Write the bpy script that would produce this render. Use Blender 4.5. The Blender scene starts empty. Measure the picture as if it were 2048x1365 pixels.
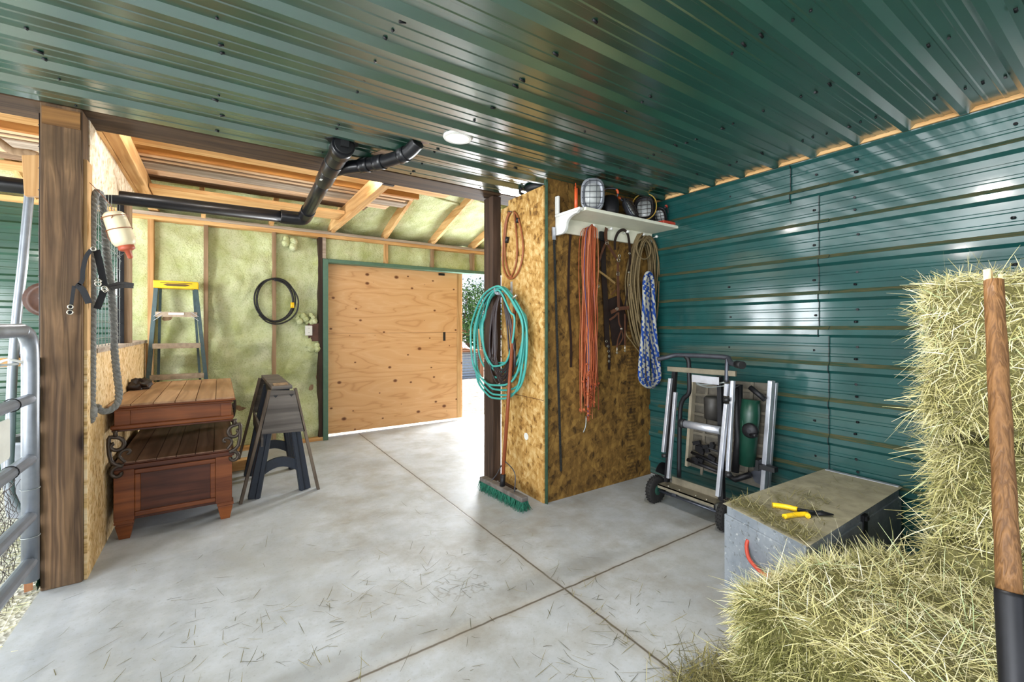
import bpy, math, random
import numpy as np
from mathutils import Vector, Matrix
random.seed(7)
rng = np.random.default_rng(7)
COL = bpy.context.scene.collection
V = Vector
# ------------------------------------------------------------------ camera geometry (room coordinates in metres)
FPX, CY, EYE, YAW = 878.0, 655.5, 1.32, math.radians(33.73)
RT = V((math.cos(YAW), -math.sin(YAW), 0)); FW = V((math.sin(YAW), math.cos(YAW), 0)); UPV = V((0, 0, 1))
CAM = V((0, 0, EYE))
def ray(u, v): return RT*((u-1024)/FPX) - UPV*((v-CY)/FPX) + FW
def on(ax, val, u, v):
    d = ray(u, v); return CAM + d*((val-CAM[ax])/d[ax])
def PX(X, u, v): return on(0, X, u, v)
def PY(Y, u, v): return on(1, Y, u, v)
def PZ(z, u, v): return on(2, z, u, v)
# ------------------------------------------------------------------ mesh builder
def spline(pts, n=8, closed=False):
    P = [V(p) for p in pts]; out = []; m = len(P)
    segs = m if closed else m-1
    for i in range(segs):
        if closed: a, b, c, d = P[(i-1) % m], P[i], P[(i+1) % m], P[(i+2) % m]
        else: a, b, c, d = P[max(i-1, 0)], P[i], P[i+1], P[min(i+2, m-1)]
        for k in range(n):
            t = k/n
            out.append(0.5*((2*b)+(c-a)*t+(2*a-5*b+4*c-d)*t*t+(3*b-a-3*c+d)*t**3))
    if not closed: out.append(P[-1])
    return out
def frame_of(d, up=None):
    d = d.normalized()
    if up is None: up = V((0, 0, 1)) if abs(d.z) < 0.95 else V((1, 0, 0))
    x = d.cross(up)
    if x.length < 1e-6: x = d.cross(V((1, 0.3, 0.2)))
    x.normalize(); return x, x.cross(d).normalized()
class MB:
    def __init__(s): s.v = []; s.f = []; s.sm = []
    def add(s, vs, fs, smooth=False):
        o = len(s.v); s.v += [V(p) for p in vs]; s.f += [tuple(i+o for i in f) for f in fs]; s.sm += [smooth]*len(fs); return s
    def box(s, x0, x1, y0, y1, z0, z1):
        vs = [(x0,y0,z0),(x1,y0,z0),(x1,y1,z0),(x0,y1,z0),(x0,y0,z1),(x1,y0,z1),(x1,y1,z1),(x0,y1,z1)]
        return s.add(vs, [(0,3,2,1),(4,5,6,7),(0,1,5,4),(1,2,6,5),(2,3,7,6),(3,0,4,7)])
    def obox(s, c, size, M=None):
        a, b, d = size[0]/2, size[1]/2, size[2]/2
        vs = [V(p) for p in ((-a,-b,-d),(a,-b,-d),(a,b,-d),(-a,b,-d),(-a,-b,d),(a,-b,d),(a,b,d),(-a,b,d))]
        if M is not None: vs = [M @ p for p in vs]
        return s.add([p+V(c) for p in vs], [(0,3,2,1),(4,5,6,7),(0,1,5,4),(1,2,6,5),(2,3,7,6),(3,0,4,7)])
    def beam(s, p0, p1, w, h, up=None, w2=None, h2=None):
        p0, p1 = V(p0), V(p1); x, y = frame_of(p1-p0, None if up is None else V(up))
        w2 = w if w2 is None else w2; h2 = h if h2 is None else h2
        vs = [p0-x*w/2-y*h/2, p0+x*w/2-y*h/2, p0+x*w/2+y*h/2, p0-x*w/2+y*h/2, p1-x*w2/2-y*h2/2, p1+x*w2/2-y*h2/2, p1+x*w2/2+y*h2/2, p1-x*w2/2+y*h2/2]
        return s.add(vs, [(0,1,2,3),(7,6,5,4),(0,4,5,1),(1,5,6,2),(2,6,7,3),(3,7,4,0)])
    def tube(s, pts, r, n=8, closed=False, caps=True, flat=None):
        P = [V(p) for p in pts]; m = len(P); R = r if hasattr(r, '__len__') else [r]*m
        x = None; rings = []
        for i in range(m):
            if closed: d = P[(i+1) % m]-P[i-1]
            else: d = P[min(i+1, m-1)]-P[max(i-1, 0)]
            if d.length < 1e-9: d = V((0, 0, 1))
            d.normalize()
            if x is None: x, y = frame_of(d)
            else:
                x = x - d*x.dot(d)
                if x.length < 1e-6: x, y = frame_of(d)
                x.normalize(); y = x.cross(d)
            rings.append([P[i]+(x*math.cos(2*math.pi*k/n)+y*math.sin(2*math.pi*k/n)*(flat or 1))*R[i] for k in range(n)])
        vs = [p for rg in rings for p in rg]; fs = []
        for i in range(m if closed else m-1):
            a, b = i*n, ((i+1) % m)*n
            for k in range(n): fs.append((a+k, a+(k+1) % n, b+(k+1) % n, b+k))
        s.add(vs, fs, True)
        if caps and not closed:
            o = len(s.v)-len(vs)
            s.f.append(tuple(o+k for k in range(n))[::-1]); s.f.append(tuple(o+(m-1)*n+k for k in range(n))); s.sm += [False, False]
        return s
    def cyl(s, p0, p1, r, n=16, r2=None): return s.tube([p0, p1], [r, r if r2 is None else r2], n)
    def lathe(s, prof, c, axis=(0, 0, 1), n=20):
        c = V(c); d = V(axis).normalized(); x, y = frame_of(d); vs = []; fs = []
        for r, h in prof:
            for k in range(n):
                a = 2*math.pi*k/n; vs.append(c+d*h+(x*math.cos(a)+y*math.sin(a))*r)
        for i in range(len(prof)-1):
            for k in range(n): fs.append((i*n+k, i*n+(k+1) % n, (i+1)*n+(k+1) % n, (i+1)*n+k))
        s.add(vs, fs, True); o = len(s.v)-len(vs)
        s.f.append(tuple(o+k for k in range(n))[::-1]); s.f.append(tuple(o+(len(prof)-1)*n+k for k in range(n))); s.sm += [False, False]
        return s
    def prism(s, poly, ext):
        ext = V(ext); n = len(poly); P = [V(p) for p in poly]
        fs = [tuple(range(n))[::-1], tuple(range(n, 2*n))]+[(i, (i+1) % n, n+(i+1) % n, n+i) for i in range(n)]
        return s.add(P+[p+ext for p in P], fs)
    def strap(s, pts, w, t, normal):
        P = [V(p) for p in pts]; m = len(P); vs = []; fs = []
        for i in range(m):
            d = (P[min(i+1, m-1)]-P[max(i-1, 0)]).normalized()
            nn = V(normal[i]) if hasattr(normal[0], '__len__') else V(normal)
            sd = d.cross(nn); sd.normalize(); up = sd.cross(d)
            vs += [P[i]-sd*w/2-up*t/2, P[i]+sd*w/2-up*t/2, P[i]+sd*w/2+up*t/2, P[i]-sd*w/2+up*t/2]
        for i in range(m-1):
            a, b = 4*i, 4*i+4
            for k in range(4): fs.append((a+k, a+(k+1) % 4, b+(k+1) % 4, b+k))
        fs += [(3, 2, 1, 0), (4*m-4, 4*m-3, 4*m-2, 4*m-1)]
        return s.add(vs, fs)
    def ring(s, c, r, tr, normal, n=16, k=6, sx=1, sy=1):
        x, y = frame_of(V(normal)); c = V(c)
        return s.tube([c+x*math.cos(2*math.pi*i/n)*r*sx+y*math.sin(2*math.pi*i/n)*r*sy for i in range(n)], tr, k, closed=True)
    def ball(s, c, r, n=10, sq=(1, 1, 1)):
        c = V(c); vs = []; fs = []; m = n//2
        for i in range(1, m):
            th = math.pi*i/m
            for k in range(n):
                a = 2*math.pi*k/n
                vs.append(c+V((math.sin(th)*math.cos(a)*r*sq[0], math.sin(th)*math.sin(a)*r*sq[1], math.cos(th)*r*sq[2])))
        vs += [c+V((0, 0, r*sq[2])), c-V((0, 0, r*sq[2]))]; t = len(vs)-2
        for i in range(m-2):
            for k in range(n): fs.append((i*n+k, (i+1)*n+k, (i+1)*n+(k+1) % n, i*n+(k+1) % n))
        for k in range(n): fs.append((t, k, (k+1) % n)); fs.append((t+1, (m-2)*n+(k+1) % n, (m-2)*n+k))
        return s.add(vs, fs, True)
    def build(s, name, mat, parent=None, bevel=0, bseg=2, origin=None):
        me = bpy.data.meshes.new(name)
        if parent is not None: o0 = world_loc(parent)
        elif origin is not None: o0 = V(origin)
        else:
            xs = [p.x for p in s.v]; ys = [p.y for p in s.v]; zs = [p.z for p in s.v]
            o0 = V(((min(xs)+max(xs))/2, (min(ys)+max(ys))/2, min(zs)))
        me.from_pydata([p-o0 for p in s.v], [], s.f); me.polygons.foreach_set('use_smooth', s.sm)
        me.materials.append(mat); me.update()
        ob = bpy.data.objects.new(name, me); COL.objects.link(ob)
        if parent is not None: ob.parent = parent
        else: ob.location = o0
        if bevel:
            m = ob.modifiers.new('Bevel', 'BEVEL'); m.width = bevel; m.segments = bseg; m.limit_method = 'ANGLE'; m.angle_limit = math.radians(40)
            m.harden_normals = False
        return ob
def world_loc(o):
    p = V((0, 0, 0))
    while o is not None: p += o.location; o = o.parent
    return p
def tag(o, label=None, cat=None, group=None, kind=None):
    if label: o['label'] = label
    if cat: o['category'] = cat
    if group: o['group'] = group
    if kind: o['kind'] = kind
    return o
def thing(name, label, cat, loc, group=None):
    o = bpy.data.objects.new(name, None); o.empty_display_size = .05; COL.objects.link(o); o.location = V(loc)
    return tag(o, label, cat, group)
def grid_mesh(name, mat, fn, nu, nv, parent=None, origin=(0, 0, 0), smooth=True):
    vs = [V(fn(i/nu, j/nv)) for j in range(nv+1) for i in range(nu+1)]
    fs = [(j*(nu+1)+i, j*(nu+1)+i+1, (j+1)*(nu+1)+i+1, (j+1)*(nu+1)+i) for j in range(nv) for i in range(nu)]
    b = MB(); b.add(vs, fs, smooth); return b.build(name, mat, parent, origin=origin)
def rz(a): return Matrix.Rotation(a, 3, 'Z')
# value noise for geometry
_perm = rng.random((32, 32, 32))
def vnoise(x, y, z=0.0):
    def f(t): return t*t*(3-2*t)
    xi, yi, zi = math.floor(x), math.floor(y), math.floor(z); fx, fy, fz = f(x-xi), f(y-yi), f(z-zi)
    g = lambda i, j, k: _perm[(xi+i) % 32, (yi+j) % 32, (zi+k) % 32]
    l = lambda a, b, t: a+(b-a)*t
    return l(l(l(g(0,0,0), g(1,0,0), fx), l(g(0,1,0), g(1,1,0), fx), fy), l(l(g(0,0,1), g(1,0,1), fx), l(g(0,1,1), g(1,1,1), fx), fy), fz)
# ------------------------------------------------------------------ materials
def C(h, a=1.0):
    h = h.lstrip('#'); out = []
    for i in (0, 2, 4):
        c = int(h[i:i+2], 16)/255; out.append(c/12.92 if c <= .04045 else ((c+.055)/1.055)**2.4)
    return (*out, a)
class NT:
    def __init__(s, name):
        s.m = bpy.data.materials.new(name); s.m.use_nodes = True; s.t = s.m.node_tree; s.t.nodes.clear()
        s.out = s.t.nodes.new('ShaderNodeOutputMaterial'); s.b = s.t.nodes.new('ShaderNodeBsdfPrincipled')
        s.t.links.new(s.b.outputs[0], s.out.inputs[0]); s._co = None
    def set(s, sock, val):
        if hasattr(val, 'is_linked') or isinstance(val, bpy.types.NodeSocket): s.t.links.new(val, sock)
        else: sock.default_value = val
    def n(s, typ, props=None, **inp):
        nd = s.t.nodes.new('ShaderNode'+typ)
        for k, v in (props or {}).items(): setattr(nd, k, v)
        for k, v in inp.items():
            key = int(k[1:]) if k[0] == '_' and k[1:].isdigit() else k.replace('_', ' ')
            s.set(nd.inputs[key], v)
        return nd
    def co(s, scale=(1, 1, 1), rot=(0, 0, 0), loc=(0, 0, 0)):
        if s._co is None: s._co = s.n('TexCoord').outputs['Object']
        if scale == (1, 1, 1) and rot == (0, 0, 0) and loc == (0, 0, 0): return s._co
        return s.n('Mapping', Vector=s._co, Scale=scale, Rotation=rot, Location=loc).outputs[0]
    def noise(s, vec, scale, detail=4, rough=.55, dist=0): return s.n('TexNoise', Vector=vec, Scale=scale, Detail=detail, Roughness=rough, Distortion=dist).outputs['Fac']
    def vor(s, vec, scale, out='Color', feat='F1'): return s.n('TexVoronoi', {'feature': feat}, Vector=vec, Scale=scale).outputs[out]
    def ramp(s, fac, stops, interp='LINEAR'):
        nd = s.n('ValToRGB', _0=fac); cr = nd.color_ramp; cr.interpolation = interp
        while len(cr.elements) < len(stops): cr.elements.new(.5)
        for e, (p, c) in zip(cr.elements, stops): e.position = p; e.color = C(c) if isinstance(c, str) else (c, c, c, 1)
        return nd.outputs[0]
    def math(s, op, a, b=0.0, c=None, clamp=False):
        nd = s.n('Math', {'operation': op, 'use_clamp': clamp}, _0=a, _1=b)
        if c is not None: s.set(nd.inputs[2], c)
        return nd.outputs[0]
    def mix(s, fac, a, b, mode='MIX'):
        nd = s.n('Mix', {'data_type': 'RGBA', 'blend_type': mode})
        s.set(nd.inputs[0], fac); s.set(nd.inputs[6], C(a) if isinstance(a, str) else a); s.set(nd.inputs[7], C(b) if isinstance(b, str) else b)
        return nd.outputs[2]
    def sep(s, vec):
        o = s.n('SeparateXYZ', _0=vec).outputs; return o[0], o[1], o[2]
    def bump(s, h, strength=.4, dist=.01):
        s.set(s.b.inputs['Normal'], s.n('Bump', Height=h, Strength=strength, Distance=dist).outputs[0]); return s
    def fin(s, col=None, rough=None, metal=None, spec=None, **kw):
        for k, v in (('Base Color', C(col) if isinstance(col, str) else col), ('Roughness', rough), ('Metallic', metal), ('Specular IOR Level', spec)):
            if v is not None: s.set(s.b.inputs[k], v)
        for k, v in kw.items(): s.set(s.b.inputs[k.replace('_', ' ')], v)
        return s.m
_mc = {}
def plain(name, col, rough=.5, metal=0, var=.12, scale=18, bump=0, spec=None, coat=0):
    """a plain paint / plastic / metal with slight mottling and dust"""
    if name in _mc: return _mc[name]
    s = NT(name); nz = s.noise(s.co(), scale, 5, .6)
    c = s.mix(s.ramp(nz, [(.3, 0.0), (.72, 1.0)]), tuple([x*(1-var) for x in C(col)[:3]]+[1]), tuple([min(1, x*(1+var)) for x in C(col)[:3]]+[1]))
    if bump: s.bump(nz, bump, .004)
    _mc[name] = s.fin(c, s.math('MULTIPLY_ADD', nz, .2, rough-.1), metal, spec, Coat_Weight=coat); return _mc[name]
def wood(name, dark, light, axis='z', ring=9.0, fine=90, rough=.7, knots=0.0, knotcol='#4a2c18', bump=.25, stain=None, spec=.3):
    if name in _mc: return _mc[name]
    s = NT(name); k = 'xyz'.index(axis)
    sc = [ring]*3; sc[k] = ring*.05; fs = [fine]*3; fs[k] = fine*.03
    base = s.co(tuple(sc)); 
    warp = s.math('MULTIPLY', s.noise(s.co(), 1.6, 2), .45)
    wv = s.n('VectorMath', {'operation': 'ADD'}, _0=base, _1=s.n('CombineXYZ', _0=warp, _1=warp, _2=warp).outputs[0]).outputs[0]
    a = s.noise(wv, 1.0, 3, .5, .4)
    lines = s.math('PINGPONG', s.math('MULTIPLY', a, 9.0), 1.0)
    f = s.noise(s.co(tuple(fs)), 1.0, 3, .6)
    fac = s.math('ADD', s.math('MULTIPLY', lines, .55), s.math('MULTIPLY', f, .5), clamp=True)
    col = s.ramp(fac, [(.12, dark), (.85, light)])
    col = s.mix(s.ramp(s.noise(s.co(), 3.1, 3), [(.35, 0.0), (.75, .45)]), col, dark)
    if knots:
        ks = [4.2]*3; ks[k] = 1.9
        d = s.vor(s.co(tuple(ks)), knots, 'Distance')
        col = s.mix(s.ramp(d, [(.05, 1.0), (.13, 0.0)]), col, knotcol)
    if stain:
        col = s.mix(s.ramp(s.noise(s.co((1, 1, .6)), 2.6, 5, .65), [(.5, 0.0), (.68, .85)]), col, stain)
    s.bump(fac, bump, .004)
    _mc[name] = s.fin(col, s.math('MULTIPLY_ADD', f, .2, rough-.1), 0, spec); return _mc[name]
def osb(name, plane, tones, flake=1.0, stamp=None, rough=.75):
    """oriented strand board; plane 'x' = sheet facing x, 'y' = facing y"""
    s = NT(name); x, y, z = s.sep(s.co())
    u = y if plane == 'x' else x
    uv = s.n('CombineXYZ', _0=u, _1=z, _2=0.0).outputs[0]
    def layer(ang, sx, sy, off):
        m = s.n('Mapping', Vector=uv, Rotation=(0, 0, ang)).outputs[0]
        m = s.n('Mapping', Vector=m, Scale=(sx*flake, sy*flake, 1), Location=(off, off*.7, 0)).outputs[0]
        w = s.noise(m, .8, 2)
        m2 = s.n('VectorMath', {'operation': 'ADD'}, _0=m, _1=s.n('CombineXYZ', _0=w, _1=w, _2=0.0).outputs[0]).outputs[0]
        vn = s.n('TexVoronoi', {'voronoi_dimensions': '2D'}, Vector=m2, Scale=1.0)
        return s.n('SeparateColor', _0=vn.outputs['Color']).outputs[0], vn.outputs['Distance']
    a, da = layer(.25, 46, 17, 0); b, db = layer(1.15, 58, 20, 3.1); c, dc = layer(-.75, 52, 18, 7.7); d4, dd = layer(.0, 90, 30, 5.3)
    pick = s.noise(uv, 16, 2)
    f = s.math('ADD', s.math('MULTIPLY', a, .34), s.math('ADD', s.math('MULTIPLY', b, .27), s.math('ADD', s.math('MULTIPLY', c, .25), s.math('MULTIPLY', d4, .2))))
    fine = s.noise(s.n('Mapping', Vector=uv, Scale=(160, 40, 1)).outputs[0], 1, 3)
    f = s.math('ADD', f, s.math('MULTIPLY', s.math('SUBTRACT', fine, .5), .35))
    col = s.ramp(f, [(.2, tones[0]), (.34, tones[1]), (.58, tones[2]), (.82, tones[3])])
    col = s.mix(s.ramp(s.noise(uv, 2.3, 4), [(.4, 0.0), (.8, .4)]), col, tones[1])
    if stamp:   # column of printed grade stamps between two offsets along the sheet
        u0, u1 = stamp
        inside = s.math('MULTIPLY', s.math('GREATER_THAN', u, u0), s.math('LESS_THAN', u, u1))
        br = s.noise(s.n('Mapping', Vector=uv, Scale=(150, 260, 1)).outputs[0], 1, 1)
        rows = s.math('GREATER_THAN', s.math('FRACT', s.math('MULTIPLY', z, 34.0)), .45)
        blk = s.math('GREATER_THAN', s.math('FRACT', s.math('MULTIPLY', z, 6.5)), .16)
        ink = s.math('MULTIPLY', s.math('MULTIPLY', s.math('GREATER_THAN', br, .46), rows), s.math('MULTIPLY', blk, inside))
        col = s.mix(s.math('MULTIPLY', ink, .6), col, '#1d140c')
    s.bump(s.math('ADD', a, b), .25, .002)
    return s.fin(col, rough, 0, .3)
def metal_siding(name, base, dirt, along, dusty=0.5, rough=.3, coat=.6, cior=1.6, spec=.5, crough=.03):
    s = NT(name)
    nz = s.noise(s.co(), 5, 5, .6)
    st = [14]*3; st['xyz'.index(along)] = .8
    streak = s.noise(s.co(tuple(st)), 1, 5, .65)
    c = s.mix(s.ramp(nz, [(.3, 0.0), (.75, 1.0)]), tuple([x*.82 for x in C(base)[:3]]+[1]), tuple([x*1.18 for x in C(base)[:3]]+[1]))
    dm = s.math('MULTIPLY', s.ramp(streak, [(.52, 0.0), (.8, 1.0)]), dusty)
    c = s.mix(dm, c, dirt)
    sp = s.ramp(s.vor(s.co(), 46, 'Distance'), [(.03, 1.0), (.07, 0.0)])
    c = s.mix(s.math('MULTIPLY', sp, s.ramp(s.noise(s.co(), 3.3, 2), [(.6, 0.0), (.7, .5)])), c, '#9a9478')
    s.bump(s.noise(s.co(), 2.4, 2), .05, .02)
    return s.fin(c, s.math('MULTIPLY_ADD', streak, .2, rough-.08), 0.0, spec, Coat_Weight=coat, Coat_Roughness=s.math('MULTIPLY_ADD', streak, .14, crough), Coat_IOR=cior), s
GREEN = '#1c4a3d'
mat_ceil, _ = metal_siding('green_painted_ceiling_metal', '#0c3d2d', '#62705e', 'x', .08, .3, 1.0, 2.35, 1.0, .15)
mat_wall, _s = metal_siding('green_painted_wall_metal', '#0a4340', '#4b503c', 'y', .12, .55, .7, 1.75, .3, .03)
mat_wall_dirty, _d = metal_siding('dirt_streaked_wall_metal', '#0d4442', '#75705c', 'y', .55, .6, .5, 1.6, .3, .1)
mat_greenwall, _ = metal_siding('pale_green_stall_metal', '#164433', '#6a7560', 'x', .3, .4)
mat_trim_green = plain('green_trim_paint', '#4e6f5c', .5)
mat_post = wood('rough_brown_post_timber', '#3d2d20', '#7a5f44', 'z', 19, 80, .8, .8, '#2a1a10', .5, '#463726')
mat_band = wood('warm_brown_post_top', '#54391f', '#8a6337', 'x', 14, 80, .8, 0)
mat_post2 = wood('dark_post_timber', '#2c2019', '#4e3c30', 'z', 10, 60, .75, 0, bump=.4)
mat_pine_x = wood('pine_lumber_x', '#b8864e', '#e6bd84', 'x', 10, 90, .7, .5)
mat_pine_y = wood('pine_lumber_y', '#b8864e', '#e6bf88', 'y', 10, 90, .7, .5)
mat_pine_z = wood('pine_lumber_z', '#a27646', '#d2ab78', 'z', 10, 90, .7, .5)
mat_stud_z = wood('weathered_stud', '#7a6148', '#a98f72', 'z', 10, 90, .8, .4)
mat_orangeboard_x = wood('orange_pine_board', '#a0662f', '#cc8e4c', 'x', 10, 90, .7, 0)
mat_oldboard_x = wood('grey_old_board', '#85776a', '#c2b3a2', 'x', 10, 90, .85, 0)
mat_pinkboard_x = wood('pale_pink_board', '#c8a07a', '#efd0ae', 'x', 10, 90, .8, .4)
mat_roughboard_x = wood('rough_dark_board', '#5a4332', '#a0866c', 'x', 16, 90, .9, 0, bump=.6)
mat_beam = wood('dark_beam_timber', '#2e2118', '#57432f', 'x', 9, 60, .8, 0)
mat_osb_left = osb('osb_pale', 'x', ['#65461f', '#9c743a', '#b89254', '#cdb07a'], .75)
mat_osb_half = osb('osb_half_wall', 'x', ['#8f6d3f', '#cba66c', '#e0c292', '#eed9b2'], 1.4)
mat_osb_front = osb('osb_weathered', 'y', ['#33230d', '#5b421c', '#745627', '#8e6d35'], .62, (.28, .39))
mat_osb_white = osb('osb_pale_gusset', 'x', ['#a98a66', '#cdb595', '#e2d2b8', '#efe4d2'])
def mk_ply():
    s = NT('rotary_cut_plywood'); x, y, z = s.sep(s.co())
    uv = s.n('CombineXYZ', _0=s.math('MULTIPLY', x, .55), _1=s.math('MULTIPLY', z, 3.0), _2=0.0).outputs[0]
    n = s.noise(uv, 1.15, 3, .5, .5)
    ln = s.math('PINGPONG', s.math('MULTIPLY', n, 17.0), 1.0)
    f = s.noise(s.n('CombineXYZ', _0=s.math('MULTIPLY', x, 6.0), _1=s.math('MULTIPLY', z, 130.0), _2=0.0).outputs[0], 1, 3)
    col = s.ramp(ln, [(.0, '#c49463'), (.2, '#d6a876'), (.8, '#daae7d'), (1.0, '#deb586')])
    col = s.mix(s.math('MULTIPLY', f, .35), col, '#c8935c')
    uk = s.n('CombineXYZ', _0=s.math('MULTIPLY', x, 3.0), _1=s.math('MULTIPLY', z, 4.2), _2=0.0).outputs[0]
    d = s.n('TexVoronoi', {'voronoi_dimensions': '2D'}, Vector=uk, Scale=1.0, Randomness=1.0)
    r = s.n('SeparateColor', _0=d.outputs['Color']).outputs[0]
    kd = s.math('DIVIDE', d.outputs['Distance'], s.math('MULTIPLY_ADD', r, .11, .01))
    col = s.mix(s.ramp(kd, [(.35, 1.0), (.6, .75), (.85, .15), (1.0, 0.0)]), col, '#6a3d1e')
    seam = s.math('COMPARE', z, 1.215, .0025)
    col = s.mix(s.math('MULTIPLY', seam, .6), col, '#7a5230')
    s.bump(f, .1, .002)
    return s.fin(col, .45, 0, .4)
mat_ply = mk_ply()
def mk_foam():
    s = NT('sprayed_yellow_green_foam'); a = s.noise(s.co(), 5.5, 4, .6); b = s.noise(s.co(), 62, 4, .62); c = s.noise(s.co(), 18, 3)
    col = s.ramp(a, [(.3, '#b3bc80'), (.55, '#cad2a4'), (.75, '#d9ddba')])
    col = s.mix(s.ramp(b, [(.3, .55), (.5, 0.0)]), col, '#959f62')  # shade in the foam hollows put into the colour as olive
    s.bump(s.math('ADD', s.math('MULTIPLY', b, .7), s.math('MULTIPLY', c, .8)), 1.0, .016)
    return s.fin(col, .75, 0, .35)
mat_foam = mk_foam()
def mk_floor():
    s = NT('worn_concrete_slab'); co = s.co(); x, y, z = s.sep(co)
    a = s.noise(co, 1.4, 6, .62, .3); b = s.noise(co, 9, 6, .65); c = s.noise(co, 130, 2)
    col = s.ramp(a, [(.25, '#9a9ea2'), (.5, '#b0b4b8'), (.75, '#c3c7cc')])
    col = s.mix(s.ramp(b, [(.35, .35), (.6, 0.0)]), col, '#979892')
    col = s.mix(s.ramp(s.noise(s.co((1, 1, 1), (0, 0, .6), (3, 1, 0)), .9, 5, .7), [(.52, 0.0), (.7, .5)]), col, '#a3a29b')
    # tide mark of a dried puddle and pale scrapes
    t = s.noise(co, 1.15, 5, .6); tide = s.ramp(s.math('ABSOLUTE', s.math('SUBTRACT', t, .585)), [(.0, .5), (.005, 0.0)])
    tide = s.math('MULTIPLY', tide, s.math('MULTIPLY', s.math('LESS_THAN', y, 2.25), s.math('LESS_THAN', x, 1.15)))
    col = s.mix(tide, col, '#77705f')
    scr = s.noise(s.co((2.2, 9, 1), (0, 0, .15)), 1, 6, .7)
    col = s.mix(s.ramp(scr, [(.62, 0.0), (.72, .45)]), col, '#c9c8c2')
    dirt = s.math('MULTIPLY', s.ramp(s.noise(s.co((1, 1, 1), (0, 0, 0), (9, 2, 0)), 2.6, 7, .68), [(.45, 0.0), (.66, .5)]), s.ramp(x, [(.0, .25), (.32, .3), (.5, 1.0)]))
    col = s.mix(dirt, col, '#857c68')
    blot = s.ramp(s.noise(s.co((1, 1, 1), (0, 0, 0), (2, 7, 0)), 5.5, 8, .75), [(.52, 0.0), (.64, .28)])
    col = s.mix(blot, col, '#93938d')
    spk = s.ramp(s.noise(co, 60, 3, .7), [(.3, .35), (.42, 0.0)])
    col = s.mix(spk, col, '#807d74')
    # sawn joints
    wob = s.math('MULTIPLY', s.math('SUBTRACT', s.noise(co, 14, 3), .5), .012)
    j1 = s.math('ABSOLUTE', s.math('SUBTRACT', s.math('ADD', x, wob), 1.45)); j2 = s.math('ABSOLUTE', s.math('SUBTRACT', s.math('ADD', y, wob), 1.695))
    j = s.math('MINIMUM', j1, j2)
    col = s.mix(s.ramp(j, [(.0, .35), (.035, .12), (.07, 0.0)]), col, '#8a7a5a')
    col = s.mix(s.ramp(j, [(.003, .95), (.0065, 0.0)]), col, '#4a3f30')
    # damp darker bands beside the cross joint
    band = s.math('MULTIPLY', s.ramp(s.math('ABSOLUTE', s.math('SUBTRACT', y, 1.81)), [(.04, .4), (.09, 0.0)]), s.ramp(s.noise(co, 3, 4), [(.4, 0.0), (.55, 1.0)]))
    col = s.mix(band, col, '#77766e')
    s.bump(s.math('ADD', s.math('MULTIPLY', c, .3), s.math('ADD', s.math('MULTIPLY', b, .4), s.ramp(j, [(.003, 0.0), (.006, 1.0)]))), .18, .004)
    return s.fin(col, s.math('MULTIPLY_ADD', b, .3, .38), 0, .45)
mat_floor = mk_floor()
def mk_ground(name, tones, sc=40, hay=None):
    s = NT(name); a = s.noise(s.co(), sc, 5, .7); b = s.noise(s.co(), 2.2, 4); v = s.vor(s.co(), sc*.9)
    r = s.n('SeparateColor', _0=v).outputs[0]
    col = s.ramp(s.math('ADD', s.math('MULTIPLY', a, .5), s.math('MULTIPLY', r, .5)), [(.25, tones[0]), (.5, tones[1]), (.75, tones[2])])
    if hay: col = s.mix(s.ramp(b, [(.4, 0.0), (.7, .6)]), col, hay)
    s.bump(s.vor(s.co(), sc*.9, 'Distance'), .6, .02)
    return s.fin(col, .9, 0, .2)
mat_gravel = mk_ground('pale_gravel', ['#857f73', '#b0aa9d', '#cdc8bd'], 28)
mat_dirt = mk_ground('strawy_dirt', ['#96938a', '#bebcb2', '#d8d6cc'], 55, '#b9b494')
mat_chest_top = wood('chest_top_wood', '#8a6547', '#b8926e', 'y', 8, 110, .5, 0, bump=.1)
mat_chest = wood('chest_red_wood', '#552a14', '#8c5029', 'x', 7, 120, .45, 0, bump=.12, spec=.3)
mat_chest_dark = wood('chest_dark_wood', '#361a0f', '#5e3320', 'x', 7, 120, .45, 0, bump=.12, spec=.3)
mat_chest_shelf = wood('chest_shelf_wood', '#5a3c2a', '#8a6a54', 'y', 8, 110, .5, 0, bump=.1)
mat_iron = plain('bronze_iron', '#4b423b', .45, .7, .2)
mat_blackpipe = plain('black_abs_pipe', '#15161a', .32, 0, .15, 8)
mat_galv = plain('galvanised_pipe', '#8b9199', .38, .55, .15, 10)
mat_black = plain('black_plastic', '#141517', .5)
mat_dark = plain('black_webbing', '#17181c', .8)
mat_navy = plain('navy_black_plastic', '#1c2430', .55, 0, .25)
mat_greywood = wood('grey_weathered_wood', '#4c4743', '#77706a', 'x', 8, 90, .85, 0)
mat_greywood_leg = wood('grey_brown_leg', '#4a4038', '#7d6f60', 'z', 8, 90, .85, 0)
mat_alu = plain('silver_aluminium', '#b9bcc4', .35, .6, .1)
mat_steel = plain('dark_grey_steel', '#4a4d55', .42, .6, .2)
mat_steel2 = plain('oily_black_steel', '#1f1f22', .5, .5, .3)
mat_rubber = plain('black_rubber', '#1a1918', .85, 0, .3, 30, .4)
mat_white = plain('white_paint', '#d6d7d2', .45, 0, .06)
mat_box = None
def mk_box():
    s = NT('scuffed_grey_box_paint'); a = s.noise(s.co(), 6, 6, .65); b = s.noise(s.co(), 40, 5, .7)
    col = s.ramp(a, [(.3, '#6f777f'), (.6, '#8a9198'), (.8, '#9aa0a4')])
    col = s.mix(s.ramp(b, [(.58, 0.0), (.66, .8)]), col, '#5b5d5c')
    col = s.mix(s.ramp(s.noise(s.co((1, 1, 1), (0, 0, 0), (4, 4, 4)), 34, 5, .7), [(.6, 0.0), (.68, .7)]), col, '#c4c8c8')
    return s.fin(col, .5, .2, .4)
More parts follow.
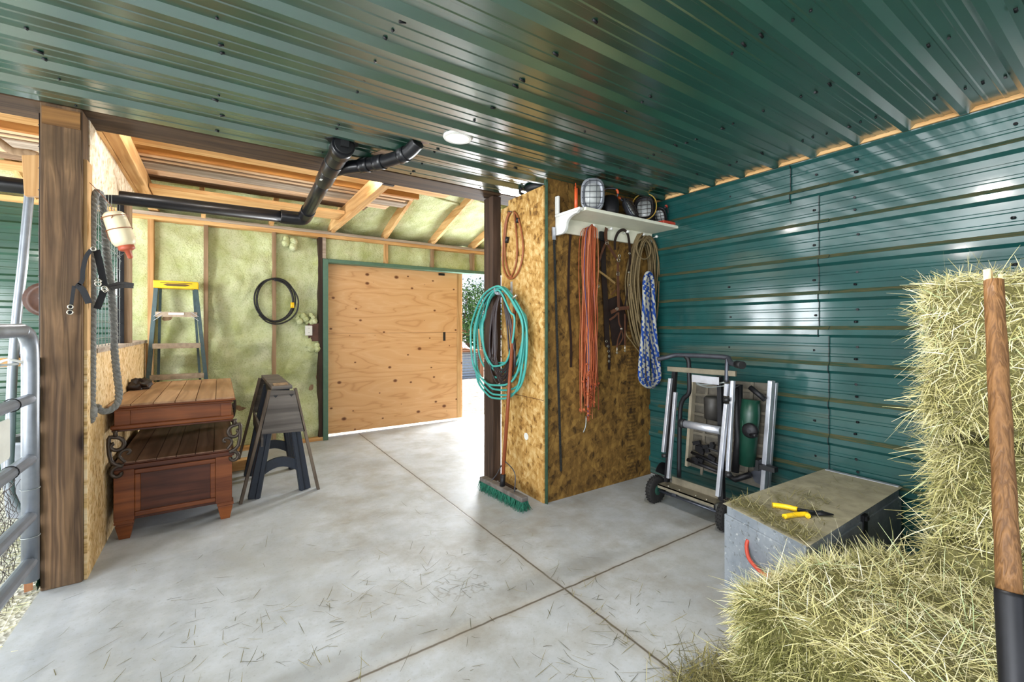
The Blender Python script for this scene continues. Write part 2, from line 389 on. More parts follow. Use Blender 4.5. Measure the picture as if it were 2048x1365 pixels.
mat_box = mk_box()
def mk_lid():
    s = NT('dusty_tan_lid'); a = s.noise(s.co(), 7, 6, .65)
    col = s.ramp(a, [(.3, '#837d6a'), (.6, '#a39c84'), (.8, '#b3ac96')]); return s.fin(col, .7, 0, .3)
mat_lid = mk_lid()
mat_red = plain('red_paint', '#b4412e', .5)
mat_orange = plain('orange_plastic', '#d4582a', .45)
mat_yellow = plain('yellow_plastic', '#f0c318', .4, 0, .1)
mat_ladder = plain('blue_green_fibreglass', '#3d5458', .5, 0, .25, 30)
mat_ladderstep = plain('dirty_alu_step', '#a59580', .6, .2, .3, 25)
mat_teal = plain('teal_rubber_hose', '#3f9a92', .38, 0, .1)
mat_browncord = plain('brown_cord', '#8a4e2a', .5)
mat_leather = plain('brown_leather', '#54321f', .5, 0, .3, 20, .2)
mat_leather_dk = plain('dark_leather', '#251712', .5, 0, .3, 20, .2)
mat_tanrope = plain('tan_lariat_rope', '#6b5b3c', .8, 0, .25, 60)
mat_rope = plain('grey_rope', '#80807c', .9, 0, .3, 60, .5)
mat_brass = plain('pale_metal_hardware', '#b6b0a0', .3, .9)
mat_broom = plain('green_bristle', '#1d6b54', .7, 0, .3, 60)
mat_handle = wood('varnished_red_handle', '#70371f', '#96512f', 'z', 8, 90, .4, 0)
mat_shovel = wood('worn_brown_handle', '#52361c', '#86603a', 'z', 55, 160, .55, 0, bump=.5)
mat_splinter = wood('fresh_split_wood', '#c8a56a', '#e8d0a0', 'z', 14, 70, .7, 0)
mat_shelf = plain('shelf_cream_paint', '#dfdfcc', .5, 0, .05)
mat_lampglass = plain('lamp_glass', '#b9bdbc', .25, 0, .12)
mat_bottle = plain('cream_plastic', '#e5d6b2', .4, 0, .05)
mat_nipple = plain('red_rubber', '#b3563c', .5)
mat_can = plain('grey_can_plastic', '#8d929a', .5)
mat_gauge = plain('white_enamel', '#dadcd4', .4, 0, .06)
mat_glassgreen = plain('green_motor_paint', '#0f3a2c', .4, 0, .2)
mat_leaf = plain('leaf_green', '#4f7a2c', .7, 0, .5, 9)
mat_bloom = plain('pale_blossom', '#e6dfd4', .8)
mat_cor = plain('corrugated_zinc', '#a9b0b4', .4, .5, .15)
mat_redwood = wood('red_cedar', '#8a5a3c', '#b98560', 'x', 9, 80, .8, 0)
mat_redwoodz = wood('red_cedar_upright', '#8a5a3c', '#b98560', 'z', 9, 80, .8, 0)
mat_cloth = plain('white_cover_cloth', '#dcdcd8', .9)
mat_wire = plain('galvanised_wire', '#9aa19f', .45, .6)
mat_wiredark = plain('rusty_dark_wire', '#3c3430', .6, .4)
def emit(name, col, st):
    s = NT(name); return s.fin('#ffffff', .4, 0, .3, Emission_Color=C(col), Emission_Strength=st)
mat_lamp = emit('lit_led_lens', '#fff8ec', 6.0)
def mk_blue_rope():
    s = NT('blue_white_braid'); at = s.n('Attribute', {'attribute_name': 'braid'}).outputs['Fac']
    return s.fin(s.mix(s.math('GREATER_THAN', at, .5), '#1a3c80', '#9c9c92'), .8, 0, .3)
mat_blue = mk_blue_rope()
def mk_twine():
    s = NT('orange_baling_twine'); at = s.n('Attribute', {'attribute_name': 'tint'}).outputs['Fac']
    return s.fin(s.ramp(at, [(0.0, '#5e2614'), (.45, '#954324'), (.8, '#b4603a'), (.95, '#c07a54'), (.97, '#4a4a78'), (1.0, '#5d5a8a')]), .7, 0, .3)
mat_twine = mk_twine()
def mk_hay(name, stops):
    s = NT(name); at = s.n('Attribute', {'attribute_name': 'tint'}).outputs['Fac']
    m = s.fin(s.ramp(at, stops), .65, 0, .35); return m
mat_hay = mk_hay('cut_grass_hay', [(0.0, '#5c5c2a'), (.2, '#9f9a5e'), (.45, '#d2ca8e'), (.7, '#eae1b2'), (.88, '#f5efd2'), (.95, '#d3dcb0'), (1.0, '#bccb98')])
mat_hay_core = plain('packed_hay', '#5c5830', .9, 0, .4, 40, .8)
mat_hay_floor = mk_hay('loose_dark_hay', [(0.0, '#4c4a2a'), (.4, '#77703f'), (.75, '#a0986a'), (1.0, '#c2bb98')])
# ------------------------------------------------------------------ the setting
XR, HC, YB, YC = 3.24, 2.45, 5.50, 3.12        # right wall, ceiling height, back stud line, ceiling edge
XL, YN = -3.75, -3.6                            # far sides of the barn (out of the picture)
def struct(o): return tag(o, kind='structure')
MB().box(-.745, 4.3, YN, 5.64, -.12, 0).build('floor', mat_floor, origin=(0, 0, 0)); struct(bpy.data.objects['floor'])
struct(MB().box(XL, -.745, YN, 5.64, -.16, -.02).build('floor_stall', mat_dirt, origin=(0, 0, 0)))
# --- corrugated profile: major rib every 9 inches with two minor ribs between
def profile(t0, t1, ph, pitch=.229, h=.019, sgn=-1, wd=.034, rn=.019):
    """list of (t, offset) along the sheet"""
    pts = []; k = math.floor((t0-ph)/pitch)-1
    while ph+k*pitch < t1+pitch:
        c = ph+k*pitch
        for dt, o in ((-wd, 0), (-wd+rn, h), (wd-rn, h), (wd, 0), (.072, 0), (.077, .0035), (.089, .0035), (.094, 0), (.135, 0), (.14, .0035), (.152, .0035), (.157, 0)):
            pts.append((c+dt, sgn*o))
        k += 1
    pts = [p for p in pts if t0 < p[0] < t1]
    return [(t0, pts[0][1])]+pts+[(t1, pts[-1][1])]
def sheet(name, mat, prof, axis, along, a0, a1, base, tdir, odir, parent=None, thick=.0015, na=1):
    """extrude a profile: tdir = unit vector across ribs, odir = unit offset direction, along = unit rib direction"""
    b = MB(); m = len(prof); A, T, O = V(along), V(tdir), V(odir)
    vs = []; fs = []
    for i in range(na+1):
        a = a0+(a1-a0)*i/na
        for t, o in prof: vs.append(V(base)+A*a+T*t+O*o)
    for i in range(na):
        for k in range(m-1): fs.append((i*m+k, i*m+k+1, (i+1)*m+k+1, (i+1)*m+k))
    b.add(vs, fs); ob = b.build(name, mat, parent, origin=(0, 0, 0))
    md = ob.modifiers.new('Solidify', 'SOLIDIFY'); md.thickness = thick; md.offset = 0
    return ob
# ceiling: ribs run along X and hang down
ceil = struct(sheet('ceiling', mat_ceil, profile(YN, YC, .59, .2318, .026, -1, .040, .026), 'x', (1, 0, 0), XL, XR-.03, (0, 0, HC), (0, 1, 0), (0, 0, 1)))
b = MB()
for X in (-.6, .0, .55, 1.16, 1.75, 2.36, 2.93):
    k = 0
    for yy in np.arange(.59-.2318*4, YC-.1, .2318):
        for dy in (.052, .118, .176):
            if random.random() < .55: b.cyl((X+random.uniform(-.03, .03), yy+dy, HC-.0005), (X+random.uniform(-.005, .005), yy+dy, HC-.007), .0055, 6)
b.build('screws', mat_steel2, ceil)
b = MB(); b.cyl((1.55, 2.9, HC-.001), (1.55, 2.9, HC-.002), .001, 5)
# right wall, ribs along Y, stick out towards -X
PR = 1.290
wall = struct(sheet('wall_right', mat_wall, profile(0.02, 2.425, PR, .2287, .019, 1), 'y', (0, 1, 0), YN, 2.64, (XR, 0, 0), (0, 0, 1), (-1, 0, 0)))
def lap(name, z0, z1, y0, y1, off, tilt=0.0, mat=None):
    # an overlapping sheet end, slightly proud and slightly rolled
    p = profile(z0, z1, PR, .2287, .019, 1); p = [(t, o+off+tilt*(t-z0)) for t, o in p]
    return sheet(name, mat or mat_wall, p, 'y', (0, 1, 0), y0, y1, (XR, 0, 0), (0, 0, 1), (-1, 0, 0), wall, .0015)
lap('sheet', 1.245, 2.185, 1.262, 2.6, .006)
lap('sheet', .02, 1.272, 1.205, 2.6, .010, 0, mat_wall_dirty)
lap('sheet', 2.16, 2.42, 1.43, 2.6, .011)
for z0, z1, yy, of in ((1.245, 2.185, 1.2585, .0065), (.02, 1.272, 1.2015, .0105), (2.16, 2.42, 1.4265, .0115)): lap('lap_shadow_strip', z0, z1, yy, yy+.0045, of, 0, mat_black)  # dark strips stand in for the shadow gap at each lap
b = MB()
for Y in (1.06, 1.285, .42, 1.86):
    for k in range(-5, 5):
        for dz in (.11,) if Y != 1.06 else (.065, .14):
            z = PR+k*.2287+dz
            if .15 < z < 2.4 and random.random() < .85: b.cyl((XR-.003, Y+random.uniform(-.01, .01), z), (XR-.013, Y+random.uniform(-.01, .01), z), .0075, 6)
b.build('screws', mat_steel2, wall)
b = MB(); b.box(XR-.028, XR-.002, YN, 2.6, 2.428, 2.4495)
struct(b.build('trim_1', mat_pine_y))
# ledge dust on the ribs of the right wall: dirt that lies on top of each rib
sd = NT('brown_ledge_dust'); nz = sd.noise(sd.co((1, 2.5, 60)), 3, 5, .7); mat_dust = sd.fin(sd.ramp(nz, [(.38, '#1f4238'), (.55, '#4a4a33'), (.8, '#625c42')]), .9, 0, .1)
b = MB()
for k in range(-4, 5):
    z = PR+k*.2287
    for y0, y1, off in ((-.6, 1.2, .002), (1.2, 2.5, .0135)):
        b.prism([(XR-.0185-off, y0, z+.0165), (XR-.003-off, y0, z+.0315), (XR-.001-off, y0, z+.040), (XR-.0187-off, y0, z+.0185)], (0, y1-y0, 0))
tag(b.build('ledge_dust', mat_dust, wall), kind='stuff')
# --- back wall with studs, plates and sprayed foam between them
back = struct(MB().box(XL, 1.02, YB+.14, YB+.17, 0, 2.42).build('wall_back', mat_stud_z))
def stud(x0, x1, mat, z0=.04, z1=2.378, d=.12, name='stud'): return MB().box(x0, x1, YB, YB+d, z0, z1).build(name, mat, back)
stud(-.575, -.53, mat_pine_z); stud(-.13, -.092, mat_stud_z); stud(.49, .528, mat_stud_z); stud(.968, 1.008, mat_post2)
MB().box(-.8, 1.02, YB-.004, YB+.12, 0, .04).build('sill_plate', mat_pine_x, back)
MB().box(-.735, 4.3, YB-.015, YB+.125, 2.375, 2.412).build('top_plate', mat_pine_x, back)
MB().box(-.735, 4.3, YB-.03, YB+.125, 2.4125, 2.445).build('top_plate', mat_oldboard_x, back)
def foam(x0, x1, z0, z1, name='foam_panel', amp=.035, y=YB+.075, seed=0, edge=.035, px=.03):
    nu, nv = max(4, int((x1-x0)/px)), max(4, int((z1-z0)/px))
    def fn(u, v):
        x, z = x0+(x1-x0)*u, z0+(z1-z0)*v
        e = min(u*(x1-x0), (1-u)*(x1-x0), .12)/.12; e = e**.6
        n = vnoise(x*3.1+seed, z*2.2+seed*1.7)-.5; n2 = vnoise(x*8+seed, z*7, 3.3)-.5; n3 = vnoise(x*22, z*22, seed)-.5
        return (x, y-e*edge*.4+edge*(1-e)*-.3 - amp*(n*1.6+n2*.9+n3*.35), z)
    return grid_mesh(name, mat_foam, fn, nu, nv, back)
foam(-.735, -.575, .04, 2.376, seed=1, edge=.05, amp=.05); foam(-.53, -.13, .04, 2.376, seed=2.3, amp=.075); foam(-.092, .49, .04, 2.376, seed=4.1, amp=.085)
foam(.528, .968, .04, 2.376, seed=6.2, amp=.09)
# foam lumps by the outlet and high up
b = MB()
for i in range(26): b.ball((.80+random.uniform(-.10, .13), YB+.03+random.uniform(-.02, .02), 1.42+random.uniform(-.05, .06)+.35*0), random.uniform(.018, .04), 8)
for i in range(18): b.ball((.88+random.uniform(-.06, .08), YB+.03+random.uniform(-.02, .02), 1.12+random.uniform(-.06, .05)), random.uniform(.018, .04), 8)
for i in range(9): b.ball((.66+random.uniform(-.05, .05), YB+.03, 2.27+random.uniform(-.05, .05)), random.uniform(.03, .05), 8)
b.build('foam_lumps', mat_foam, back)
MB().box(.86, .968, YB+.02, YB+.06, 1.16, 1.37).build('backing_board', mat_leather, back)
# above the door
for x0, x1, m in ((1.745, 1.785, mat_pine_z), (2.37, 2.41, mat_stud_z), (2.99, 3.03, mat_stud_z), (1.008, 1.045, mat_oldboard_x)): stud(x0, x1, m, 2.13, 2.378, .1, 'cripple_stud')
for i, (x0, x1) in enumerate(((1.045, 1.745), (1.785, 2.37), (2.41, 2.99), (3.03, 4.2))): foam(x0, x1, 2.13, 2.376, seed=9+i, amp=.035, px=.025)
struct(MB().box(1.0, 4.3, YB+.12, YB+.17, 2.10, 2.45).build('wall_lintel', mat_post2))
# door frame in green trim and the sliding plywood door hung outside it
fr = MB(); fr.box(1.012, 1.068, YB-.02, YB+.11, 0, 2.125); struct(fr.build('trim_2', mat_trim_green, bevel=.004))
fr = MB(); fr.box(1.068, 4.0, YB-.02, YB+.11, 2.085, 2.128); struct(fr.build('trim_3', mat_trim_green, bevel=.004))
struct(MB().box(1.008, 4.0, YB+.0, YB+.118, 2.1285, 2.1295).build('trim_4', mat_trim_green))
dr = struct(MB().box(1.0, 2.90, YB+.125, YB+.165, .035, 2.11).build('door_1', mat_ply, bevel=.002))
MB().box(2.815, 2.875, YB+.118, YB+.124, .04, 2.09).build('edge_batten', mat_pine_z, dr)
MB().box(2.60, 2.635, YB+.1205, YB+.1245, 1.135, 1.255).build('finger_pull', mat_black, dr)
MB().box(2.53, 2.62, YB+.113, YB+.1245, 2.043, 2.075).build('latch_plate', mat_steel2, dr)
# stall wall in pale green metal, ribs along X
sheet('stall_siding', mat_greenwall, profile(0.02, 2.40, 1.29, .2287, .019, -1), 'x', (1, 0, 0), XL, -.745, (0, YB+.03, 0), (0, 0, 1), (0, 1, 0), back)
MB().box(XL, -.735, YB-.02, YB+.14, 2.40, 2.445).build('top_plate', mat_pine_x, back)
# --- sloping roof above the back bay: rafters and foam
RS = .30
def roofz(y): return 2.47+RS*(YB-y)
def rf(u, v):
    x = XL+(4.4-XL)*u; y = 2.95+(5.75-2.95)*v
    d = min(abs(((x-1.12+.305) % .61)-.305), .2)/.2
    n = vnoise(x*2.6, y*2.6, 8)-.5; n2 = vnoise(x*9, y*8, 2)-.5
    return (x, y, roofz(y)+.075-.05*(1-d)**2*0-.05*n-.02*n2-.035*d)
roof = struct(grid_mesh('roof', mat_foam, rf, 210, 70))
MB().prism([(XL-.2, 2.9, roofz(2.9)+.16), (XL-.2, 6.15, roofz(6.15)+.16), (XL-.2, 6.15, roofz(6.15)+.2), (XL-.2, 2.9, roofz(2.9)+.2)], (4.7-XL, 0, 0)).build('roof_deck', mat_post2, roof)
for x in (-3.8, -3.2, -2.6, -1.95, -1.34, -.74, -.13, .48, 1.12, 1.744, 2.385, 3.0):
    MB().beam((x, 3.0, roofz(3.0)+.02), (x, 5.6, roofz(5.6)+.02), .038, .12, (0, 0, 1)).build('rafter', mat_pine_y, roof)
# foam ridges on the roof foam
for x0, x1, y in ((1.16, 1.72, 4.75), (1.78, 2.36, 4.6), (2.42, 2.98, 4.55)):
    MB().tube(spline([(x0, y-.1, roofz(y-.1)+.03), ((x0+x1)/2, y-.03, roofz(y)+.035), (x1, y+.06, roofz(y)+.04)], 6), .018, 7).build('foam_ridge', mat_foam, roof)
# closing walls above the ceiling edge and loft floor (keep daylight out of the loft)
struct(MB().box(XL-.2, 4.5, 2.90, 2.94, 2.47, 3.5).build('wall_loft', mat_post2))
struct(MB().box(XL-.2, 3.5, YN-.3, 2.90, 2.53, 2.56).build('loft_deck', mat_post2))
# walls behind the camera: outer skin with a wide doorway, left side open to the yard
w = MB(); w.box(2.3, XR+.1, YN-.05, YN, 0, 2.45); w.box(XL, -2.6, YN-.05, YN, 0, 2.45); struct(w.build('wall_front', mat_wall))
struct(MB().box(XR+.03, XR+.07, YN, 2.7, 0, 3.2).build('wall_outer', mat_post2)); struct(MB().box(4.3, 4.36, 2.7, 5.7, 0, 3.2).build('wall_bay', mat_osb_half)); struct(MB().box(XR+.07, 4.3, 2.66, 2.7, 0, 3.2).build('wall_bay_front', mat_osb_half))
w = MB(); w.box(4.0, 4.3, YB-.02, YB+.17, 0, 2.45); struct(w.build('wall_return', mat_post2))
w = MB(); w.box(XL-.08, XL, YN, -2.9, 0, 2.5); w.box(XL-.08, XL, 2.1, 3.98, 0, 2.5); w.box(XL-.08, XL, YN, 5.7, 2.12, 3.2); struct(w.build('wall_left', mat_greenwall))
# --- timber posts and header beam
def post(label, x0, x1, y0, y1, z1, mat):
    return tag(MB().box(x0, x1, y0, y1, 0, z1).build('timber_post', mat, bevel=.006), label, 'post')
p = post('broad rough-sawn brown timber post at the metal gate', -.742, -.588, 3.125, 3.262, HC, mat_post)
MB().box(-.735, -.595, 3.121, 3.1245, 2.34, 2.43).build('stain_band', mat_band, p)
post('dark square timber post beside the teal hose and the outside doorway', 1.945, 2.03, 3.21, 3.36, HC, mat_post2)
tag(MB().box(XL, 3.2, 3.16, 3.43, 2.455, 2.68).build('header_beam', mat_beam, bevel=.004), 'long dark header beam along the edge of the green metal ceiling', 'beam')
# joists tying the beam to the back wall
def joist(label, x0, x1, y1=5.62):
    b = MB(); b.box(x0, x1, 3.432, y1, 2.46, 2.598); o = b.build('ceiling_joist', mat_pine_y, bevel=.003)
    return tag(o, label, 'joist')
j = joist('pale pine joist right of the slanting black pipe', 1.085, 1.155)
MB().box(1.075, 1.165, 3.432, 3.47, 2.452, 2.6).build('joist_hanger', mat_steel, j)
j = joist('pale pine joist running back from the gate post', -.565, -.49)
MB().box(-.585, -.566, 3.432, 5.3, 2.452, 2.56).build('doubler', mat_pine_y, j)
tag(MB().prism([(-.60, 3.28, 2.455), (-.60, 5.0, 2.455), (-.60, 4.75, 2.34), (-.60, 4.1, 2.25), (-.60, 3.28, 2.05)], (.012, 0, 0)).build('gusset_sheet', mat_osb_white), 'whitish strand board offcut hung under the joist beside the gate post', 'board')
# --- lumber stored on the joists
LG = 'boards stored above the joists'
def board(label, y0, y1, z0, z1, x0, x1, mat, tilt=0):
    return tag(MB().box(x0, x1, y0, y1, z0, z1).build('stored_board', mat, bevel=.003), label, 'board', LG)
board('wide pale pine board nearest the dark header beam in the loft', 3.83, 4.0, 2.60, 2.638, -2.2, 1.86, mat_pine_x)
board('short thick pine block under the green ceiling edge right of the gate post', 3.5, 3.6, 2.61, 2.70, -.62, -.1, mat_pine_x)
board('orange pine board on edge behind the wide pale board', 4.15, 4.19, 2.60, 2.69, -2.2, 1.66, mat_orangeboard_x)
board('first thin pale strip behind the orange board on edge', 4.195, 4.25, 2.60, 2.62, -1.9, 1.62, mat_pinkboard_x)
board('thin brown strip behind the first pale strip of the loft boards', 4.27, 4.285, 2.60, 2.63, -1.9, 1.60, mat_roughboard_x)
board('second thin pale strip in the middle of the loft boards', 4.30, 4.345, 2.60, 2.62, -1.8, 1.58, mat_pinkboard_x)
board('thin dark strip just before the grey loft board', 4.365, 4.385, 2.60, 2.63, -1.8, 1.57, mat_roughboard_x)
board('smooth grey board in the middle of the loft boards', 4.40, 4.56, 2.60, 2.635, -2.1, 1.63, mat_oldboard_x)
board('pale pinkish board behind the smooth grey board', 4.575, 4.72, 2.60, 2.63, -2.0, 1.50, mat_pinkboard_x)
board('rough dark splintery board at the back of the loft boards', 4.735, 4.90, 2.60, 2.625, -1.8, 1.32, mat_roughboard_x)
board('broad pine board low behind the black drain pipe', 4.72, 5.02, 2.49, 2.525, -.485, 1.08, mat_pine_x)
board('long pine strip left of the gate post above the stall', 4.9, 5.1, 2.56, 2.59, -3.0, -.62, mat_pine_x)
# --- OSB half wall with siding on its stall side
hw = struct(MB().box(-.590, -.575, 3.262, 5.44, 0, 1.175).build('wall_stall', mat_osb_half))
MB().box(-.70, -.568, 3.262, 5.42, 1.176, 1.20).build('cap_board', mat_oldboard_x, hw)
MB().box(-.575, -.56, 5.36, 5.40, 0, 1.17).build('edge_batten', mat_pine_z, hw)
MB().box(-.587, -.574, 3.15, 3.262, 0, 1.2).build('end_board', mat_osb_half, hw)
MB().box(-.588, -.574, 3.15, 3.262, 1.2, 2.2).build('end_batten', mat_pine_z, hw)
struct(sheet('wall_siding', mat_greenwall, profile(.02, 1.17, .135, .229, .022, 1), 'y', (0, 1, 0), 3.10, 5.40, (-.746, 0, 0), (0, 0, 1), (-1, 0, 0)))
MB().box(-.64, -.57, 4.43, 4.56, 1.2, 2.33).build('window_post', mat_stud_z, hw)
# --- OSB store in the right corner
cl = struct(MB().box(2.052, 3.235, 2.595, 2.607, 0.002, HC).build('wall_closet_front', mat_osb_front))
b = MB(); b.prism([(2.02, 2.60, .002), (2.02, 3.19, .002), (2.02, 3.19, 2.335), (2.02, 3.08, 2.335), (2.02, 3.08, 2.385), (2.02, 2.60, 2.385)], (.012, 0, 0))
cs = struct(b.build('wall_closet_side', mat_osb_left))
MB().box(2.017, 2.0205, 2.6, 3.14, .772, .775).build('sheet_joint', mat_leather, cs)
MB().cyl((2.0195, 2.82, .46), (2.016, 2.82, .46), .028, 14).build('round_sticker', mat_white, cs)
t = MB(); t.box(2.033, 2.05, 2.588, 2.61, 0, 2.43); t.box(2.036, 2.042, 2.575, 2.612, 0, 2.41); struct(t.build('trim_5', plain('dark_green_angle', '#2c4636', .5, 0, .4, 30)))
struct(MB().box(1.99, 2.02, 2.95, 3.19, .0, .01).build('trim_6', mat_post2))
# --- outdoors
struct(MB().box(-16, 40, 5.64, 60, -.2, -.03).build('ground_yard', mat_gravel, origin=(0, 0, 0)))
struct(MB().box(-40, XL, -30, 5.64, -.2, -.04).build('ground_side', mat_gravel, origin=(0, 0, 0)))
struct(MB().box(XL, 20, -30, YN, -.2, -.04).build('ground_front', mat_gravel, origin=(0, 0, 0)))
# ------------------------------------------------------------------ left side: gate, rope, halter, bottle, stall things
GX = -.74
g = thing('pipe_gate', 'galvanised tubular pipe gate with wire netting at the left edge', 'gate', (GX, 2.95, .12))
R0 = .031
b = MB(); b.tube(spline([(GX, .6, 1.305), (GX, 2.62, 1.305), (GX, 2.86, 1.305), (GX, 2.955, 1.27), (GX, 2.985, 1.17), (GX, 2.985, .9)], 8)+[V((GX, 2.985, .125))], R0, 14)
b.build('end_frame', mat_galv, g)
for z, r in ((.985, .024), (.70, .027), (.43, .027), (.215, .028)):
    q = MB(); q.tube([(GX, 2.975, z), (GX, .6, z)], r, 12); q.build('rail', mat_galv, g)
b = MB()
for y, z in ((2.76, .985), (2.74, .70)): MB().ring((GX, y, z), .028, .0025, (0, 1, 0)).build('tie_band', mat_steel2, g)
for z in (.56, .335): MB().ring((GX, 2.985, z), .033, .0015, (0, 0, 1)).build('tie_wire', mat_wire, g)
b = MB()
for i in range(34):       # slack wire netting behind the lower rails
    y = 2.93-.02*i*1.9; 
    for k in range(9):
        z = .08+.068*k; s = 1 if (i+k) % 2 else -1
        jx = lambda: random.uniform(-.012, .012)
        b.tube([(GX-.035+jx(), y, z), (GX-.04+jx(), y-.02*s, z+.034), (GX-.035+jx(), y-.004*s, z+.068)], .0013, 3, caps=False)
        b.tube([(GX-.035+jx(), y+.002, z), (GX-.038+jx(), y+.022*s, z+.034), (GX-.035+jx(), y+.03*s, z+.06)], .0013, 3, caps=False)
tag(b.build('wire_netting', mat_wiredark, g), kind='stuff')
tag(MB().prism([(GX+.002, y, z) for y, z in ((2.725, .765), (2.735, .775), (2.735, .925), (2.725, .935), (2.3, .935), (2.3, .765))], (-.004, 0, 0)).build('enamel_plate', mat_gauge, g, bevel=.0), label='white enamel plate with rusty edges')
b = MB(); b.tube(spline([(GX-.01, 2.93, 1.16), (GX-.05, 2.9, 1.175), (GX-.09, 2.93, 1.15), (GX-.04, 2.99, 1.15)], 5), .006, 6); b.build('latch_wire', mat_white, g)
# wire panel whose edge stands beside the post (left of it)
w = thing('wire_panel', 'welded wire panel edge standing against the left side of the gate post', 'wire panel', (-.77, 3.3, 1.05))
b = MB()
for x in (-.777, -.789): b.tube([(x+random.uniform(-.003, .003), 3.32, z) for z in (1.10, 1.4, 1.8, 2.2, 2.46)], .0035, 6)
for k in range(12): b.tube([(-.755, 3.31, 1.15+k*.115), (-.797, 3.33, 1.13+k*.115)], .0022, 5)
b.build('wires', mat_wiredark, w)
# wire mesh window above the half wall
w = thing('wire_mesh_window', 'rusty wire mesh in the opening above the strand-board half wall', 'wire mesh', (-.62, 3.85, 1.2))
b = MB()
for y in np.arange(3.28, 4.42, .1): b.tube([(-.62, y, 1.2), (-.62, y+.004, 1.75), (-.62, y, 2.3)], .002, 5)
for z in np.arange(1.25, 2.3, .1): b.tube([(-.618, 3.27, z), (-.618, 3.9, z+.006), (-.618, 4.43, z)], .002, 5)
b.build('mesh', mat_wire, w)
MB().box(-.64, -.60, 4.405, 4.425, 1.2, 2.3).build('edge_bar', mat_steel2, w)
# thick grey rope hung over the pipe
P = lambda u, v, y=3.3: PY(y, u, v)
pts = spline([P(182, 845, 3.24), P(183, 800, 3.24), P(184, 700, 3.24), P(185, 600, 3.25), P(184, 500, 3.25), P(186, 430, 3.25), P(190, 392, 3.26), P(196, 385, 3.3), P(203, 394, 3.33), P(208, 430, 3.34), P(213, 500, 3.35), P(221, 570, 3.36), P(227, 640, 3.37), P(229, 700, 3.38), P(234, 750, 3.38), P(238, 785, 3.38), P(234, 808, 3.36), P(218, 822, 3.34), P(202, 822, 3.32), P(193, 812, 3.3)], 12)
rp = thing('lead_rope', 'thick grey twisted rope looped down the right side of the gate post', 'rope', P(186, 840, 3.24))
def twisted(pts, r, name, mat, parent, strands=3, pitch=.075, sc=.58):
    L = 0; offs = []
    for i, p in enumerate(pts):
        if i: L += (p-pts[i-1]).length
        offs.append(L)
    # resample finely
    n = int(L/(pitch/9)); fine = []; j = 0
    for k in range(n+1):
        t = L*k/n
        while j < len(pts)-2 and offs[j+1] < t: j += 1
        s = (t-offs[j])/max(1e-9, offs[j+1]-offs[j]); fine.append(pts[j].lerp(pts[j+1], min(1, s)))
    b = MB()
    for q in range(strands):
        path = []; x = None
        for k, p in enumerate(fine):
            d = (fine[min(k+1, n)]-fine[max(k-1, 0)]).normalized()
            if x is None: x, _ = frame_of(d)
            x = (x-d*x.dot(d)).normalized(); y = x.cross(d); a = 2*math.pi*(L*k/n/pitch+q/strands)
            path.append(p+(x*math.cos(a)+y*math.sin(a))*r*.45)
        b.tube(path, r*sc, 6)
    return b.build(name, mat, parent)
twisted(pts, .0185, 'strands', mat_rope, rp)
b = MB()
for i in range(420):
    p = random.choice(pts)+V((random.uniform(-.014, .014), random.uniform(-.012, 0), random.uniform(-.01, .01)))
    d = V((random.uniform(-1, 1), random.uniform(-.6, .2), random.uniform(-.6, .6)))*.016
    b.tube([p, p+d*.6+V((0, 0, .002)), p+d], .0006, 3, caps=False)
tag(b.build('fuzz', mat_rope, rp), kind='stuff')
MB().lathe([(.012, -.03), (.026, -.025), (.027, .02), (.02, .035)], P(182, 826, 3.24), (0, 0, 1), 12).build('whipped_end', mat_rope, rp)
# black nylon halter on the post
h = thing('halter', 'black nylon webbing halter hooked on the gate post beside the grey rope', 'halter', P(170, 640, 3.1))
Q = lambda u, v, y=3.1: PY(y, u, v)
N = (0, -1, 0)
b = MB()
for path, w_ in (([Q(182, 500), Q(172, 515), Q(166, 540), Q(164, 562), Q(155, 572)], .018), ([Q(152, 570), Q(165, 580), Q(178, 607)], .028), ([Q(148, 572), Q(144, 600), Q(140, 630)], .014), ([Q(193, 500, 3.2), Q(200, 530, 3.2), Q(209, 575, 3.2)], .03), ([Q(209, 578, 3.2), Q(203, 595, 3.2), Q(194, 618, 3.2)], .03), ([Q(212, 575, 3.2), Q(240, 567, 3.3), Q(267, 570, 3.4)], .018), ([Q(222, 578, 3.2), Q(245, 573, 3.3), Q(266, 574, 3.4)], .018)):
    b.strap(spline(path, 5), w_, .004, N)
b.build('webbing', mat_dark, h)
for u, v, r in ((141, 614, .010), (209, 577, .011), (140, 625, .011), (187, 498, .01), (196, 568, .012)): MB().ring(Q(u, v, 3.09), r, .003, (0, 1, .1)).build('ring', mat_brass, h)
for u, v in ((196, 562), (210, 580)): MB().ring(Q(u, v, 3.14), .014, .003, (0, 1, 0), 4, 5).build('buckle', mat_brass, h)
# feeding bottle hung on wire
bt = thing('feeding_bottle', 'cream plastic lamb feeding bottle with red teat hung upside down on wire', 'bottle', Q(240, 470, 3.2))
p0, p1 = Q(225, 424, 3.2), Q(252, 493, 3.2); ax = (p1-p0).normalized(); L = (p1-p0).length
MB().lathe([(.012, 0), (.038, .004), (.05, .018), (.0535, L*.5), (.054, L*.85), (.046, L*.96), (.03, L*1.0)], p0, ax, 24).build('body', mat_bottle, bt)
nk = thing  # (parts below are meshes)
MB().lathe([(.036, L*.985), (.037, L*1.09), (.028, L*1.12), (.014, L*1.13), (.012, L*1.33), (.007, L*1.36)], p0, ax, 18).build('teat_cap', mat_nipple, bt)
b = MB(); x, y = frame_of(ax)
for h_ in (.16, .52): b.ring(p0+ax*L*h_, .058, .0022, ax, 20)
b.tube(spline([p0+ax*L*.16+x*.058, p0+ax*L*.6-y*.058, p0+ax*L*1.0-y*.04], 5), .002, 5)
